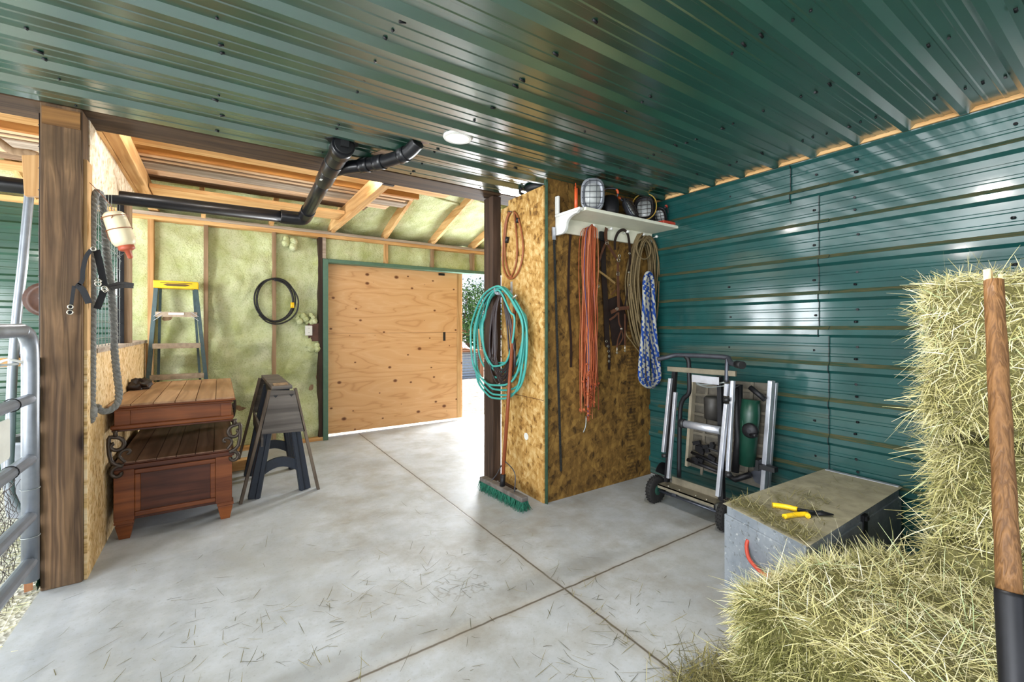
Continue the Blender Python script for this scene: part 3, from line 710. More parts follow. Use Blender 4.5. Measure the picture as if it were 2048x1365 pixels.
b.tube(spline([p0+ax*L*.1, p0-ax*.02, Q(222, 412, 3.2), Q(200, 386, 3.2), Q(176, 362, 3.2), Q(172, 352, 3.2)], 5), .0018, 5)
b.build('hanging_wire', mat_browncord, bt)
b = MB()
for i in range(34):
    c = Q(random.uniform(205, 240), random.uniform(470, 520), random.uniform(3.25, 3.5)); d = V((random.uniform(-1, 1), random.uniform(-.4, .4), random.uniform(-1, 1)))*.05
    b.tube(spline([c-d, c+V((random.uniform(-.02, .02), 0, random.uniform(-.02, .02))), c+d], 3), .0009, 3, caps=False)
tag(b.build('loose_twine', mat_wire, origin=Q(222, 520, 3.3)), 'tangle of pale frayed twine caught in the wire mesh beside the rope', 'twine', kind='stuff')
# stall things
K = lambda u, v, y=4.2: PY(y, u, v)
tag(MB().prism([K(43, 310, 3.36), K(85, 310, 3.36), K(84, 393, 3.36), K(48, 391, 3.36)], (0, .04, 0)).build('wood_block', mat_pine_z, bevel=.003), 'short pine board offcut hung left of the gate post near the ceiling', 'board')
tag(MB().tube(spline([K(62, 340), K(58, 395), K(45, 530), K(33, 640), K(24, 760), K(21, 860), K(18, 960), K(22, 1005), K(33, 1035), PZ(.015, 48, 1075)], 8), [.02]*72+[.019], 10).build('bent_pipe', mat_galv), 'long grey bent pipe leaning in the stall behind the gate', 'pipe') if False else None
pts = spline([K(62, 345), K(58, 395), K(45, 530), K(33, 640), K(24, 760), K(21, 860), K(18, 930), K(20, 985), K(30, 1010), K(40, 1024)], 8)
tag(MB().tube(pts, .024, 10).build('bent_pipe', mat_galv), 'long grey bent pipe leaning in the stall behind the gate', 'pipe')
tag(MB().tube(spline([K(-30, 265, 3.9), K(0, 285, 3.9), K(25, 302, 3.9), K(58, 306, 3.9), K(75, 312, 3.9)], 6), .022, 8).build('branch_pole', mat_stud_z), 'grey weathered pole ending above the pine block at the top left', 'pole')
sr = tag(MB().box(-1.24, -.80, 4.26, 4.36, 1.06, 1.115).build('shelf_rail', mat_pine_x, bevel=.004), 'narrow wooden rail in the stall behind the gate', 'rail')
b = MB(); b.cyl((-.96, 4.22, .955), (-.96, 4.5, .955), .10, 18); tag(b.build('log', mat_post), 'cut end of a reddish log under the stall rail', 'log')
b = MB(); b.cyl((-1.16, 4.3, 1.142), (-.9, 4.3, 1.142), .026, 12); b.cyl((-.93, 4.3, 1.142), (-.93, 4.3, 1.19), .012, 8); b.ring((-1.05, 4.3, 1.168), .022, .006, (1, .2, 0)); tag(b.build('clamp', mat_steel), 'grey steel clamp lying on the stall rail behind the gate', 'clamp')
b = MB(); b.lathe([(.01, 0), (.085, .01), (.10, .035), (.105, .04), (.08, .02), (.01, .015)], K(97, 600, 3.9), (-.2, -1, 0), 24); tag(b.build('feed_pan', mat_leather), 'round brown pan hanging half hidden behind the gate post', 'pan')
cn = thing('dustbin', 'grey round dustbin on the stall floor behind the gate', 'bin', (-1.07, 4.62, -.02))
MB().lathe([(.17, .0), (.19, .01), (.225, .52), (.235, .525), (.235, .545), (.21, .545), (.18, .03)], (-1.07, 4.62, -.02), n=28).build('drum', mat_can, cn)
MB().lathe([(.2, .0), (.208, .008), (.2, .012)], (-1.07, 4.62, .50), n=28).build('interior_shade', mat_black, cn)  # black disc stands in for the shade inside the bin
tag(MB().obox((-.80, 3.2, .12), (.03, .02, .26), rz(.3)).build('plank_scrap', mat_redwoodz), 'small pinkish plank scrap standing at the foot of the gate post', 'plank') 
# strawy litter on the stall floor
# ------------------------------------------------------------------ middle: two-tier chest, ladder, sawhorses, coil, pipes
X0, X1, Y0, Y1 = -.535, .072, 3.60, 4.90
c = thing('lift_top_chest', 'red-brown two-tier wooden chest with iron scrolls along the half wall', 'chest', ((X0+X1)/2, (Y0+Y1)/2, 0))
b = MB(); b.box(X0, X1, Y0+.012, Y1, .115, .44); b.build('lower_body', mat_chest_dark, c, bevel=.003)
MB().box(X0-.004, X0+.095, Y0, Y0+.02, .118, .435).build('stile', mat_chest, c, bevel=.003); MB().box(X1-.09, X1+.004, Y0, Y0+.02, .118, .435).build('stile', mat_chest, c, bevel=.003)
fx0, fx1, fz0, fz1 = X0+.095, X1-.09, .135, .43
b = MB()
for (a0, a1, z0, z1) in ((fx0, fx1, fz0, fz0+.03), (fx0, fx1, fz1-.03, fz1), (fx0, fx0+.03, fz0+.03, fz1-.03), (fx1-.03, fx1, fz0+.03, fz1-.03)): b.box(a0, a1, Y0-.004, Y0+.014, z0, z1)
b.build('panel_moulding', mat_chest, c, bevel=.006, bseg=3)
MB().box(fx0+.03, fx1-.03, Y0+.006, Y0+.013, fz0+.03, fz1-.03).build('panel', mat_chest_dark, c)
b = MB(); b.box(X0-.015, X1+.016, Y0-.012, Y1, .437, .465); b.box(X0-.008, X1+.010, Y0-.004, Y1, .465, .475); b.build('cornice', mat_chest_dark, c, bevel=.008, bseg=3)
b = MB()
for i in range(6):
    w_ = (X1-X0)/6; b.box(X0+i*w_+.002, X0+(i+1)*w_-.002, Y0+.002, Y1-.002, .475, .484)
b.build('shelf_boards', mat_chest_shelf, c)
for x in (X0+.045, X1-.035):
    for y in (Y0+.045, Y1-.05):
        b = MB(); b.lathe([(.048, .118), (.052, .112), (.052, .10), (.042, .097), (.046, .09), (.046, .086), (.028, .0)], (x, y, 0), n=4); 
        o = b.build('foot', mat_chest, c); 
        for v_ in o.data.vertices:
            dx, dy = v_.co.x-(x-c.location.x), v_.co.y-(y-c.location.y); s = 1.30
            v_.co.x = (x-c.location.x)+(dx*math.cos(math.pi/4)-dy*math.sin(math.pi/4))*s; v_.co.y = (y-c.location.y)+(dx*math.sin(math.pi/4)+dy*math.cos(math.pi/4))*s
        o.data.polygons.foreach_set('use_smooth', [False]*len(o.data.polygons))
# upper box with framed front
b = MB(); b.box(X0+.005, X1-.005, Y0+.008, Y1-.01, .715, .805); b.build('upper_box', mat_chest, c)
MB().box(X0, X0+.075, Y0-.004, Y0+.008, .715, .805).build('upper_stile', mat_chest, c, bevel=.002); MB().box(X1-.06, X1, Y0-.004, Y0+.008, .715, .805).build('upper_stile', mat_chest, c, bevel=.002)
b = MB(); b.box(X0-.018, X1+.014, Y0-.014, Y1, .688, .716); b.build('lower_rail', mat_chest, c, bevel=.01, bseg=3)
b = MB(); b.box(X0-.012, X1+.008, Y0-.008, Y1, .676, .688); b.build('dark_rail', mat_chest_dark, c, bevel=.003)  # thin rail of darker wood below the lower rail
b = MB(); b.box(X0-.016, X1+.010, Y0-.012, Y1+.004, .803, .82); b.box(X0-.035, X1+.024, Y0-.03, Y1+.01, .82, .834); b.build('top_moulding', mat_chest, c, bevel=.007, bseg=3)
b = MB(); n_ = 6
for i in range(n_):
    w_ = (X1-X0+.05)/n_; b.box(X0-.03+i*w_+.0022, X0-.03+(i+1)*w_-.0022, Y0-.026, Y1+.006, .834, .845)
b.build('top_boards', mat_chest_top, c)
def spiral(cx, cz, r0, r1, a0, a1, n=26): return [(cx+(r0+(r1-r0)*t/n)*math.cos(a0+(a1-a0)*t/n), cz+(r0+(r1-r0)*t/n)*math.sin(a0+(a1-a0)*t/n)) for t in range(n+1)]
def scroll(px, y, mirror):
    """S-shaped iron scroll in an XZ plane"""
    b = MB(); s = -1 if mirror else 1
    top = spiral(.0, .60, .014, .052, -4.2, 2.2)     # inner coil growing outward
    low = spiral(.012, .43, .046, .012, .6, 6.4)
    body = top+[(-.056, .55), (-.02, .505), (.035, .47)]+low[2:]
    b.tube(spline([(px+s*x_, y, z_) for x_, z_ in body[::2]], 3), .0115, 8)
    leaf = [(.045, .49), (.018, .53), (.03, .56), (.06, .565), (.066, .548), (.052, .538)]
    b.tube(spline([(px+s*x_, y, z_) for x_, z_ in leaf], 5), [.009]*26, 8)
    b.cyl((px, y, .652), (px, y, .69), .012, 8)
    return b
scroll(X0+.01, Y0-.028, False).build('iron_scroll', mat_iron, c); scroll(X1+.02, Y0-.028, True).build('iron_scroll', mat_iron, c)
scroll(X0+.01, Y1-.1, False).build('iron_scroll', mat_iron, c); scroll(X1+.02, Y1-.1, True).build('iron_scroll', mat_iron, c)
# crumpled leather on the chest
def lump(name, mat, c0, sx, sy, sz, amp, seed, n=22, parent=None):
    b = MB(); b.ball((0, 0, 0), 1, n)
    out = []
    for p in b.v:
        d = p.normalized(); k = 1+amp*(vnoise(d.x*2+seed, d.y*2+seed, d.z*2)-.5)*2+amp*.5*(vnoise(d.x*5+seed, d.y*5, d.z*5)-.5)
        q = V((d.x*sx*k, d.y*sy*k, max(d.z*k, -.35)*sz)); out.append(V(c0)+q+V((0, 0, sz*.35)))
    b.v = out; return b
cap = lump('x', None, (-.515, 4.40, .846), .065, .085, .055, .5, 3.3)
cap.prism([(-.50, 4.34, .885), (-.455, 4.31, .875), (-.45, 4.35, .86), (-.49, 4.38, .865)], (0, 0, .01))
cap.prism([(-.54, 4.38, .905), (-.51, 4.38, .915), (-.49, 4.40, .89), (-.53, 4.42, .885)], (.01, 0, .018))
tag(cap.build('leather_glove', mat_leather_dk), 'crumpled dark brown leather glove lying on top of the wooden chest', 'glove')
# step ladder against the back wall
ld = thing('step_ladder', 'folded blue-green stepladder with yellow top cap behind the chest', 'ladder', (-.33, 5.31, 0))
def rail(x_top, x_bot, y_top, y_bot, w, d):
    b = MB(); b.beam((x_bot, y_bot, .0), (x_top, y_top, 1.70), w, d, (0, 1, 0)); return b
rail(-.495, -.60, 5.34, 5.24, .032, .055).build('front_rail', mat_ladder, ld); rail(-.188, -.03, 5.34, 5.24, .032, .055).build('front_rail', mat_ladder, ld)
rail(-.47, -.50, 5.42, 5.40, .02, .03).build('rear_rail', mat_ladder, ld); rail(-.21, -.11, 5.42, 5.40, .02, .03).build('rear_rail', mat_ladder, ld)
def lx(z, left): 
    t = z/1.70
    return (-.60+(-.495+.60)*t) if left else (-.03+(-.188+.03)*t)
for z in (1.455, 1.155, .86, .56, .26):
    b = MB(); y = 5.24+.1*z/1.7
    b.box(lx(z, 1)+.012, lx(z, 0)-.012, y-.03, y+.05, z-.012, z+.012); b.box(lx(z, 1)+.012, lx(z, 0)-.012, y-.034, y-.029, z-.034, z+.014)
    o = b.build('step', mat_ladderstep, ld)
for s, z in ((1, 1.455), (0, 1.455)):
    b = MB()
    xx = lx(z, s); dx = .06 if s else -.06; y = 5.29
    b.beam((xx, y, z+.065*0-.07), (xx+dx, y, z-.02), .012, .004); b.beam((xx, y, z-.03), (xx+dx, y, z+.015), .012, .004); b.build('brace', mat_alu, ld)
b = MB(); b.box(-.513, -.168, 5.28, 5.44, 1.695, 1.765); cp = b.build('top_cap', mat_yellow, ld, bevel=.006)
b = MB(); b.box(-.46, -.215, 5.275, 5.281, 1.742, 1.747); b.prism([(-.44, 5.2765, 1.727), (-.41, 5.2765, 1.738), (-.27, 5.2765, 1.738), (-.235, 5.2765, 1.727), (-.27, 5.2765, 1.716), (-.41, 5.2765, 1.716)], (0, .004, 0)); b.build('dark_emblem', plain('brown_print', '#5a4412', .5), cp)
b = MB(); b.box(-.40, -.28, 5.283, 5.287, 1.44, 1.462); b.build('step_sticker', mat_white, ld)
# wooden sawhorse over a plastic one
sw = thing('wooden_sawhorse', 'grey weathered wooden sawhorse standing over the plastic one', 'sawhorse', (.43, 4.2, 0))
for yy in (3.84, 4.86):
    b = MB(); b.prism([(.335, yy, .835), (.50, yy, .82), (.572, yy, .49), (.268, yy, .505)], (0, .02, 0)); o = b.build('gusset', mat_greywood, sw)
    if yy < 4:
        for u in (.365, .475): MB().prism([(u-.017, yy-.003, .795), (u+.017, yy-.003, .795), (u, yy-.003, .775)], (0, .003, 0)).build('bolt_hole', mat_black, sw)
MB().box(.34, .485, 3.86, 4.86, .835, .862).build('top_board', mat_greywood, sw, bevel=.003)
MB().box(.36, .46, 3.90, 4.0, .862, .872).build('top_cleat', mat_stud_z, sw)
for xt, xb, yt in ((.325, .135, 3.865), (.505, .675, 3.865), (.325, .135, 4.84), (.505, .675, 4.84)):
    MB().beam((xb, yt, 0), (xt, yt, .835), .02, .05, (0, 1, 0)).build('leg', mat_greywood_leg, sw)
MB().box(.27, .285, 3.88, 4.84, .40, .52).build('side_rail', mat_greywood, sw)
ps = thing('plastic_sawhorse', 'navy-black plastic sawhorse with arched cross braces under the wooden one', 'sawhorse', (.41, 4.2, 0))
for yy in (3.93, 4.56):
    for xb, xt in ((.225, .365), (.585, .47)):
        b = MB(); b.beam((xb, yy, .0), (xt, yy, .80), .085, .05, (0, 1, 0), .06, .05); b.beam((xb+(.02 if xb < .4 else -.02), yy-.03, .0), (xt+(.01 if xb < .4 else -.01), yy-.03, .78), .03, .02, (0, 1, 0))
        b.build('leg', mat_navy, ps, bevel=.004)
    n_ = 12; lo = [(.27+.27*i/n_, .155+.06*math.sin(math.pi*i/n_)) for i in range(n_+1)]; hi = [(.27+.27*i/n_, .245+.045*math.sin(math.pi*i/n_)) for i in range(n_+1)]
    b = MB(); b.prism([(x, yy-.012, z) for x, z in lo]+[(x, yy-.012, z) for x, z in hi[::-1]], (0, .024, 0)); b.build('cross_brace', mat_navy, ps)
MB().box(.35, .47, 3.9, 4.6, .76, .83).build('top_beam', mat_navy, ps)
MB().box(.33, .50, 4.2, 4.3, .02, .03).build('floor_scrap', mat_stud_z, ps) if False else None
tag(MB().box(.10, .30, 4.75, 4.87, .001, .09).build('timber_offcut', mat_pine_x, bevel=.003), 'short pale timber offcut on the floor left of the sawhorses', 'offcut')
# coiled black extension cord on the back wall
cd = thing('extension_cord', 'coiled black extension cord with yellow plug hanging on the back wall stud', 'cord', (.54, YB-.03, 1.33))
def coil(cx, cz, y, a, b_, turns, jit, n=40, ph=math.pi/2, seed=1):
    r = random.Random(seed); pts = []
    offs = [(r.uniform(-jit, jit), r.uniform(-jit, jit), 1+r.uniform(-jit, jit)*1.5) for _ in range(turns+2)]
    for k in range(int(turns*n)+1):
        t = k/n; i = int(t); f = t-i; o, o2 = offs[i], offs[i+1]
        dx, dz, s = [o[q]+(o2[q]-o[q])*f for q in range(3)]
        an = ph+2*math.pi*t
        pts.append((cx+dx+a*s*math.cos(an), y-.004*t*1.2-.01*abs(math.sin(an*1.5)), cz+dz+b_*s*math.sin(an)))
    return pts
b = MB(); b.tube(coil(.515, 1.615, YB-.015, .182, .232, 4, .022, seed=5), .0085, 7)
b.tube(spline([(.64, YB-.03, 1.80), (.70, YB-.035, 1.74), (.745, YB-.035, 1.63), (.73, YB-.035, 1.5), (.66, YB-.035, 1.41), (.55, YB-.035, 1.36), (.44, YB-.035, 1.38), (.36, YB-.03, 1.46)], 6), .0085, 7); b.build('cable', mat_black, cd)
MB().cyl((.685, YB-.04, 1.60), (.685, YB-.04, 1.54), .02, 10).build('plug', mat_yellow, cd)
MB().cyl((.51, YB, 1.84), (.51, YB-.06, 1.845), .004, 6).build('nail', mat_steel, cd)
ou = thing('outlet', 'white double socket outlet beside the door frame', 'outlet', (.857, YB-.03, 1.285))
MB().box(.822, .892, YB-.036, YB+.02, 1.228, 1.342).build('cover_plate', mat_white, ou, bevel=.004)
for z in (1.31, 1.262):
    o = MB().lathe([(.019, 0), (.019, .003)], (.857, YB-.0355, z), (0, -1, 0), 16).build('receptacle', mat_gauge, ou)
    MB().box(.849, .8515, YB-.0395, YB-.038, z-.006, z+.006).box(.862, .8645, YB-.0395, YB-.038, z-.006, z+.006).build('slots', mat_black, o)
# black drain pipes
dp = thing('drain_pipe', 'black plastic drain pipes with capped end hanging under the loft', 'pipe', (.62, 3.5, 2.2))
Pm = [(.62, 2.80, 2.405), (.62, 4.12, 2.285)]
MB().tube([(-3.0, 4.16, 2.225), (.50, 4.16, 2.257)], .049, 18).build('horizontal_pipe', mat_blackpipe, dp)
b = MB(); b.tube(spline([(.43, 4.16, 2.257), (.52, 4.16, 2.257), (.60, 4.155, 2.262), (.62, 4.10, 2.285), (.62, 3.98, 2.298)], 6), .057, 18); b.build('elbow', mat_blackpipe, dp)
MB().tube([(.62, 4.05, 2.292), (.62, 2.95, 2.392)], .05, 20).build('sloping_pipe', mat_blackpipe, dp)
b = MB()
for y0, y1, r in ((3.34, 3.13, .058), (3.13, 2.98, .061), (2.98, 2.80, .059)):
    z0, z1 = 2.292+(4.05-y0)*.0909, 2.292+(4.05-y1)*.0909
    b.tube([(.62, y0, z0), (.62, y0-.012, z0+.001), (.62, y1+.012, z1-.001), (.62, y1, z1)], [r*.96, r, r, r*.96], 20)
b.build('tee_fitting', mat_blackpipe, dp)
MB().tube([(.62, 2.84, 2.402), (.62, 2.74, 2.411)], .066, 22).build('cleanout_hub', mat_blackpipe, dp)
b = MB(); b.tube([(.62, 2.745, 2.409), (.62, 2.725, 2.411)], .054, 20); b.obox((.62, 2.715, 2.412), (.045, .03, .045)); b.build('cleanout_plug', mat_black, dp)
b = MB(); b.obox((.585, 3.20, 2.325), (.03, .03, .004)); b.build('white_sticker', mat_white, dp)
br = [(.63, 3.12, 2.37), (.70, 3.0, 2.372), (.77, 2.93, 2.376), (.85, 2.82, 2.378), (.92, 2.70, 2.383), (.97, 2.60, 2.40), (1.0, 2.52, 2.44)]
b = MB(); b.tube(spline(br, 6), .041, 16); b.build('branch_pipe', mat_blackpipe, dp)
sp = spline(br, 6)
for i0, i1 in ((12, 16), (17, 21), (26, 30)): MB().tube(sp[i0:i1], .047, 16).build('coupling', mat_blackpipe, dp)
b = lump('x', None, (1.03, 2.47, 2.43), .03, .022, .02, .6, 8); tag(b.build('foam_blob', mat_leather, dp), label='brown expanding foam round the branch pipe')
b = MB(); b.prism([(.52, 2.78, 2.446), (.60, 2.70, 2.445), (.70, 2.72, 2.445), (.72, 2.8, 2.446), (.60, 2.88, 2.446)], (0, 0, -.003)); tag(b.build('cut_hole', mat_black, ceil), label='ragged hole cut for the drain pipe')
b = MB(); b.prism([(.80, 2.92, 2.448), (.86, 2.78, 2.449), (.96, 2.72, 2.449), (.97, 2.78, 2.449), (.88, 2.86, 2.449)], (0, 0, -.006)); tag(b.build('torn_edge', mat_roughboard_x, ceil), label='torn insulation edge by the branch pipe')
# ------------------------------------------------------------------ OSB store: hose, cords, broom, shelf, lamps, tack
XS = 2.02
# brown cord coil
t = thing('cord_coil', 'thin brown extension cord looped on a nail high on the pale strand board', 'cord', (XS-.02, 2.98, 1.72))
S_ = lambda u, v, x=XS-.014: PX(x, u, v)
b = MB()
for pth in ([(1018, 424), (1010, 450), (1006, 500), (1006, 530), (1012, 550), (1020, 558), (1030, 553), (1040, 535), (1046, 505), (1044, 470), (1036, 435), (1028, 423)], [(1022, 423), (1014, 440), (1010, 480), (1011, 520), (1018, 548), (1024, 556)], [(1028, 422), (1031, 450), (1034, 490), (1033, 520), (1028, 542), (1020, 557)]):
    b.tube(spline([S_(u, v, XS-.012-.006*random.random()) for u, v in pth], 6), .0075, 7)
b.build('cable', mat_browncord, t)
MB().cyl(S_(1015, 474), S_(1013, 486), .016, 10).build('plug', mat_black, t); MB().cyl(S_(1036, 436), S_(1034, 446), .014, 10).build('socket_end', mat_black, t)
MB().cyl(S_(1015, 423, XS), S_(1022, 423, XS-.06), .004, 6).build('nail', mat_steel, t)
# hook plate and teal hose
hk = thing('hose_hook', 'galvanised hook bracket screwed to the strand board holding the hoses', 'hook', (XS-.01, 3.02, 1.6))
MB().box(XS-.006, XS, 3.015, 3.04, 1.60, 1.70).build('plate', mat_alu, hk)
b = MB(); b.strap(spline([(XS-.005, 3.03, 1.62), (XS-.06, 3.05, 1.605), (XS-.12, 3.07, 1.60), (XS-.135, 3.075, 1.63), (XS-.13, 3.075, 1.66)], 4), .022, .004, (0, 1, .2)); b.build('arm', mat_alu, hk)
def loops(rows, x0, dx, seed):
    r = random.Random(seed); P = []
    for i, (y0, y1, zt, zb) in enumerate(rows):
        cx = (y0+y1)/2; x = x0-dx*i
        sh = r.uniform(-.015, .015)
        pts = [(x-.02, 3.06, zt), (x-.02, 3.06+(y1-3.06)*.42, zt-.06), (x, 3.06+(y1-3.06)*.82, zt-.22), (x+.01, y1, (zt+zb)/2+.02), (x+.005, 3.06+(y1-3.06)*.86+sh, zb+.14), (x, 3.06+(y1-3.06)*.45+sh, zb+.02), (x-.005, cx+sh, zb), (x, 3.06+(y0-3.06)*.55+sh, zb+.045), (x+.008, 3.06+(y0-3.06)*.9+sh, zb+.2), (x+.008, y0, (zt+zb)/2+.08), (x-.005, 3.06+(y0-3.06)*.8, zt-.18), (x-.018, 3.06+(y0-3.06)*.35, zt-.035)]
        P.append(spline(pts, 6, True))
    return P
t = thing('garden_hose', 'coiled teal garden hose on the hook beside the dark post', 'hose', (1.96, 3.05, .70))
b = MB()
rows = [(2.80, 3.50, 1.635, 1.02), (2.76, 3.46, 1.64, .97), (2.74, 3.52, 1.645, .90), (2.78, 3.42, 1.63, .95), (2.72, 3.55, 1.65, .80), (2.70, 3.53, 1.645, .76), (2.73, 3.50, 1.64, .73), (2.84, 3.34, 1.625, 1.0), (2.715, 3.545, 1.655, .84)]
for p in loops(rows, 1.975, .009, 4): b.tube(p, .0088, 7, closed=True)
b.build('tubing', mat_teal, t)
b = MB(); b.tube([S_(1034, 590, 1.90), S_(1022, 600, 1.9)], .011, 8); b.build('coupling', mat_brass, t)
t = thing('dark_cord_bundle', 'bundle of dark brown-black cords hanging inside the teal hose loops', 'cord', (1.95, 3.05, .86))
b = MB(); r = random.Random(3)
for i in range(11):
    y0 = 2.92-r.uniform(-.03, .06); y1 = 3.16+r.uniform(-.04, .09); zb = r.uniform(.83, .98)
    b.tube(spline([(1.93, 3.05, 1.60-r.uniform(0, .02)), (1.925, 3.05+(y1-3.05)*.7, 1.45), (1.93+r.uniform(-.01, .02), y1, 1.2), (1.935, y1-.01, zb+.12), (1.93, (y0+y1)/2+r.uniform(-.02, .02), zb), (1.935, y0+.01, zb+.13), (1.93+r.uniform(-.01, .02), y0, 1.2), (1.925, 3.05+(y0-3.05)*.6, 1.47)], 6, True), .008, 6, closed=True)
b.build('cables', plain('dark_brown_rubber', '#2b2022', .35, 0, .3), t)
# push broom leaning on the strand board
bc = V((1.815, 2.86, .0)); bd = V((-.02, -.40, 0))
t = thing('push_broom', 'push broom with green bristles and red-brown handle leaning on the strand board', 'broom', bc)
hd0, hd1 = PZ(.085, 965, 957), PZ(.085, 1050, 1000)
MB().beam(hd0, hd1, .06, .035, (0, 0, 1)).build('head_block', mat_greywood, t, bevel=.006)
b = MB(); r = random.Random(9); hv = (hd1-hd0)
side = V((hv.y, -hv.x, 0)).normalized()
for i in range(1500):
    p = hd0+hv*r.uniform(-.01, 1.01)+side*r.uniform(-.03, .03); p.z = .07
    q = p+V((r.uniform(-.012, .012), r.uniform(-.02, .02), 0))+side*r.uniform(-.03, .05)*(-1)+V((0, 0, -.068)); m_ = (p+q)/2+V((r.uniform(-.003, .003),)*2+(0,))
    b.tube([p, m_, q], [.0024, .0022, .001], 3, caps=False)
tag(b.build('bristles', mat_broom, t), kind='stuff')
hb = (hd0+hd1)/2+V((0, 0, .03)); ht = PX(1.955, 1030, 612)
MB().cyl(hb-V((0, 0, .02)), hb.lerp(ht, .055), .021, 12).build('socket', mat_steel2, t)
MB().tube([hb, hb.lerp(ht, .5), ht], [.0145, .0145, .014], 12).build('handle', mat_handle, t)
b = MB(); b.tube(spline([hb.lerp(ht, .13), PZ(.07, 985, 966).lerp(hb.lerp(ht, .13), .4), hd0.lerp(hb, .45)], 6), .004, 6); b.tube(spline([hb.lerp(ht, .13), hd1.lerp(hb.lerp(ht, .2), .5), hd1.lerp(hb, .45)], 6), .004, 6); b.build('wire_brace', mat_steel, t)
# thin steel rod on the front board
YF = 2.595
F_ = lambda u, v, y=2.585: PY(y, u, v)
t = thing('steel_rod', 'long thin speckled steel rod hanging on the dark strand board beside the corner', 'rod', F_(1122, 943))
b = MB(); b.beam(F_(1122, 943), F_(1108, 475), .016, .008, (0, 1, 0)); b.build('rod', plain('speckled_steel', '#3b3d3c', .5, .6, .7, 160), t)
MB().beam(F_(1108, 480), F_(1107, 455), .026, .012, (0, 1, 0)).build('top_bracket', mat_alu, t)
# shelf with pegs
sh = thing('peg_shelf', 'cream wooden shelf with five pegs on the dark strand board', 'shelf', (2.7, 2.45, 2.03))
SY0, SZ = 2.305, 2.17
MB().box(2.17, 3.232, SY0, 2.594, SZ-.012, SZ+.012).build('shelf_board', mat_shelf, sh, bevel=.004)
MB().box(2.185, 3.225, 2.57, 2.594, 2.045, SZ-.012).build('back_board', mat_shelf, sh, bevel=.003)
n_ = 10
prof = [(2.594, 2.02), (2.53, 2.02)]+[(2.53-.06*math.sin(i/n_*math.pi/2)-0, 2.02+.06*(1-math.cos(i/n_*math.pi/2))) for i in range(1, n_+1)]+[(2.47-.11*(1-math.cos(i/n_*math.pi/2)), 2.08+.062*math.sin(i/n_*math.pi/2)) for i in range(1, n_+1)]+[(2.335, 2.157), (2.594, 2.157)]
for x in (2.128,):
    MB().prism([(x, y, z) for y, z in prof], (.024, 0, 0)).build('bracket', mat_white, sh, bevel=.002)
    MB().box(x-.006, x+.03, 2.32 if x < 3 else 2.33, 2.594, 2.157, 2.178).build('bracket_cap', mat_white, sh, bevel=.004)
MB().box(2.122, 2.142, 2.555, 2.594, 2.178, 2.315).build('end_upright', mat_white, sh, bevel=.006)
for i in range(5):
    x = 2.452+.197*i
    if x > 3.22: x = 3.215
    b = MB(); b.lathe([(.007, 0), (.006, .04), (.011, .048), (.013, .058), (.008, .066)], (x, 2.57, 2.115), (0, -1, .15), 12); b.build('peg', mat_white, sh)
# work lamps on the shelf
def work_light(label, cx, cy, s, yaw, tilt, body, lens_on=True, handle=mat_orange, ring=None, tz=0.0, guard=mat_steel, top=False):
    t = thing('work_light', label, 'lamp', (cx, cy, SZ+.012), 'work lamps on the peg shelf')
    M_ = Matrix.Translation((cx, cy, SZ+.014+s*.62+tz)) @ Matrix.Rotation(yaw, 4, 'Z') @ Matrix.Rotation(tilt, 4, 'X') @ Matrix.Rotation(.0, 4, 'Y')
    T = lambda x, y, z: M_ @ V((x*s, y*s, z*s))
    n = 24
    def oval(a, c, y, k=3.0):
        out = []
        for i in range(n):
            an = 2*math.pi*i/n; ca, sa = math.cos(an), math.sin(an)
            out.append(T(a*math.copysign(abs(ca)**(2/k), ca), y, c*math.copysign(abs(sa)**(2/k), sa)))
        return out
    def loft(rings):
        b = MB(); vs = [p for r_ in rings for p in r_]; fs = []
        for i in range(len(rings)-1):
            for k in range(n): fs.append((i*n+k, i*n+(k+1) % n, (i+1)*n+(k+1) % n, (i+1)*n+k))
        fs.append(tuple(range(n))[::-1]); fs.append(tuple((len(rings)-1)*n+k for k in range(n)))
        b.add(vs, fs, True); return b
    loft([oval(.25, .35, .22), oval(.36, .5, .12), oval(.42, .58, -.02), oval(.42, .58, -.08), oval(.34, .49, -.085), oval(.30, .44, -.03), oval(.05, .08, -.02)]).build('housing', body, t)
    loft([oval(.27, .40, -.045), oval(.27, .40, -.062)]).build('lens', mat_lampglass, t)
    b = MB(); rr = oval(.34, .48, -.19); b.tube(rr, .003, 5, closed=True)
    for z in (-.30, -.1, .1, .30): b.tube([T(-.37, -.09, z), T(-.33, -.19, z), T(.33, -.19, z), T(.37, -.09, z)], .0021, 4)
    for x in (-.12, .12): b.tube([T(x, -.09, -.52), T(x, -.19, -.46), T(x, -.19, .46), T(x, -.09, .52)], .0021, 4)
    b.build('wire_guard', guard, t)
    hp = [T(-.34, .05, .42), T(-.36, .12, .66), T(-.2, .16, .80), T(.2, .16, .80), T(.36, .12, .66), T(.34, .05, .42)] if top else [T(.30, .22, .36), T(.36, .42, .44), T(.36, .55, .2), T(.36, .55, -.2), T(.36, .42, -.42), T(.3, .22, -.36)]
    b = MB(); b.tube(spline(hp, 5), .0065, 8); b.build('frame', mat_steel, t)
    sp = spline(hp, 5); MB().tube(sp[3:9], .0095, 8).build('grip', handle, t); MB().tube(sp[17:23], .0095, 8).build('grip', handle, t)
    if ring: b = MB(); b.tube(oval(.48, .62, -.2, 2.2), .0045, 6, closed=True); b.build('rim', ring, t)
    return t
work_light('largest grey caged work lamp at the left end of the peg shelf', 2.335, 2.41, .212, -.60, .12, plain('grey_cast_metal', '#8c9096', .45, .4, .15), handle=mat_orange)
work_light('dark work lamp with orange grips second from the left on the shelf', 2.56, 2.44, .16, 2.5, .25, mat_steel2, handle=mat_orange, top=True, guard=mat_wiredark)
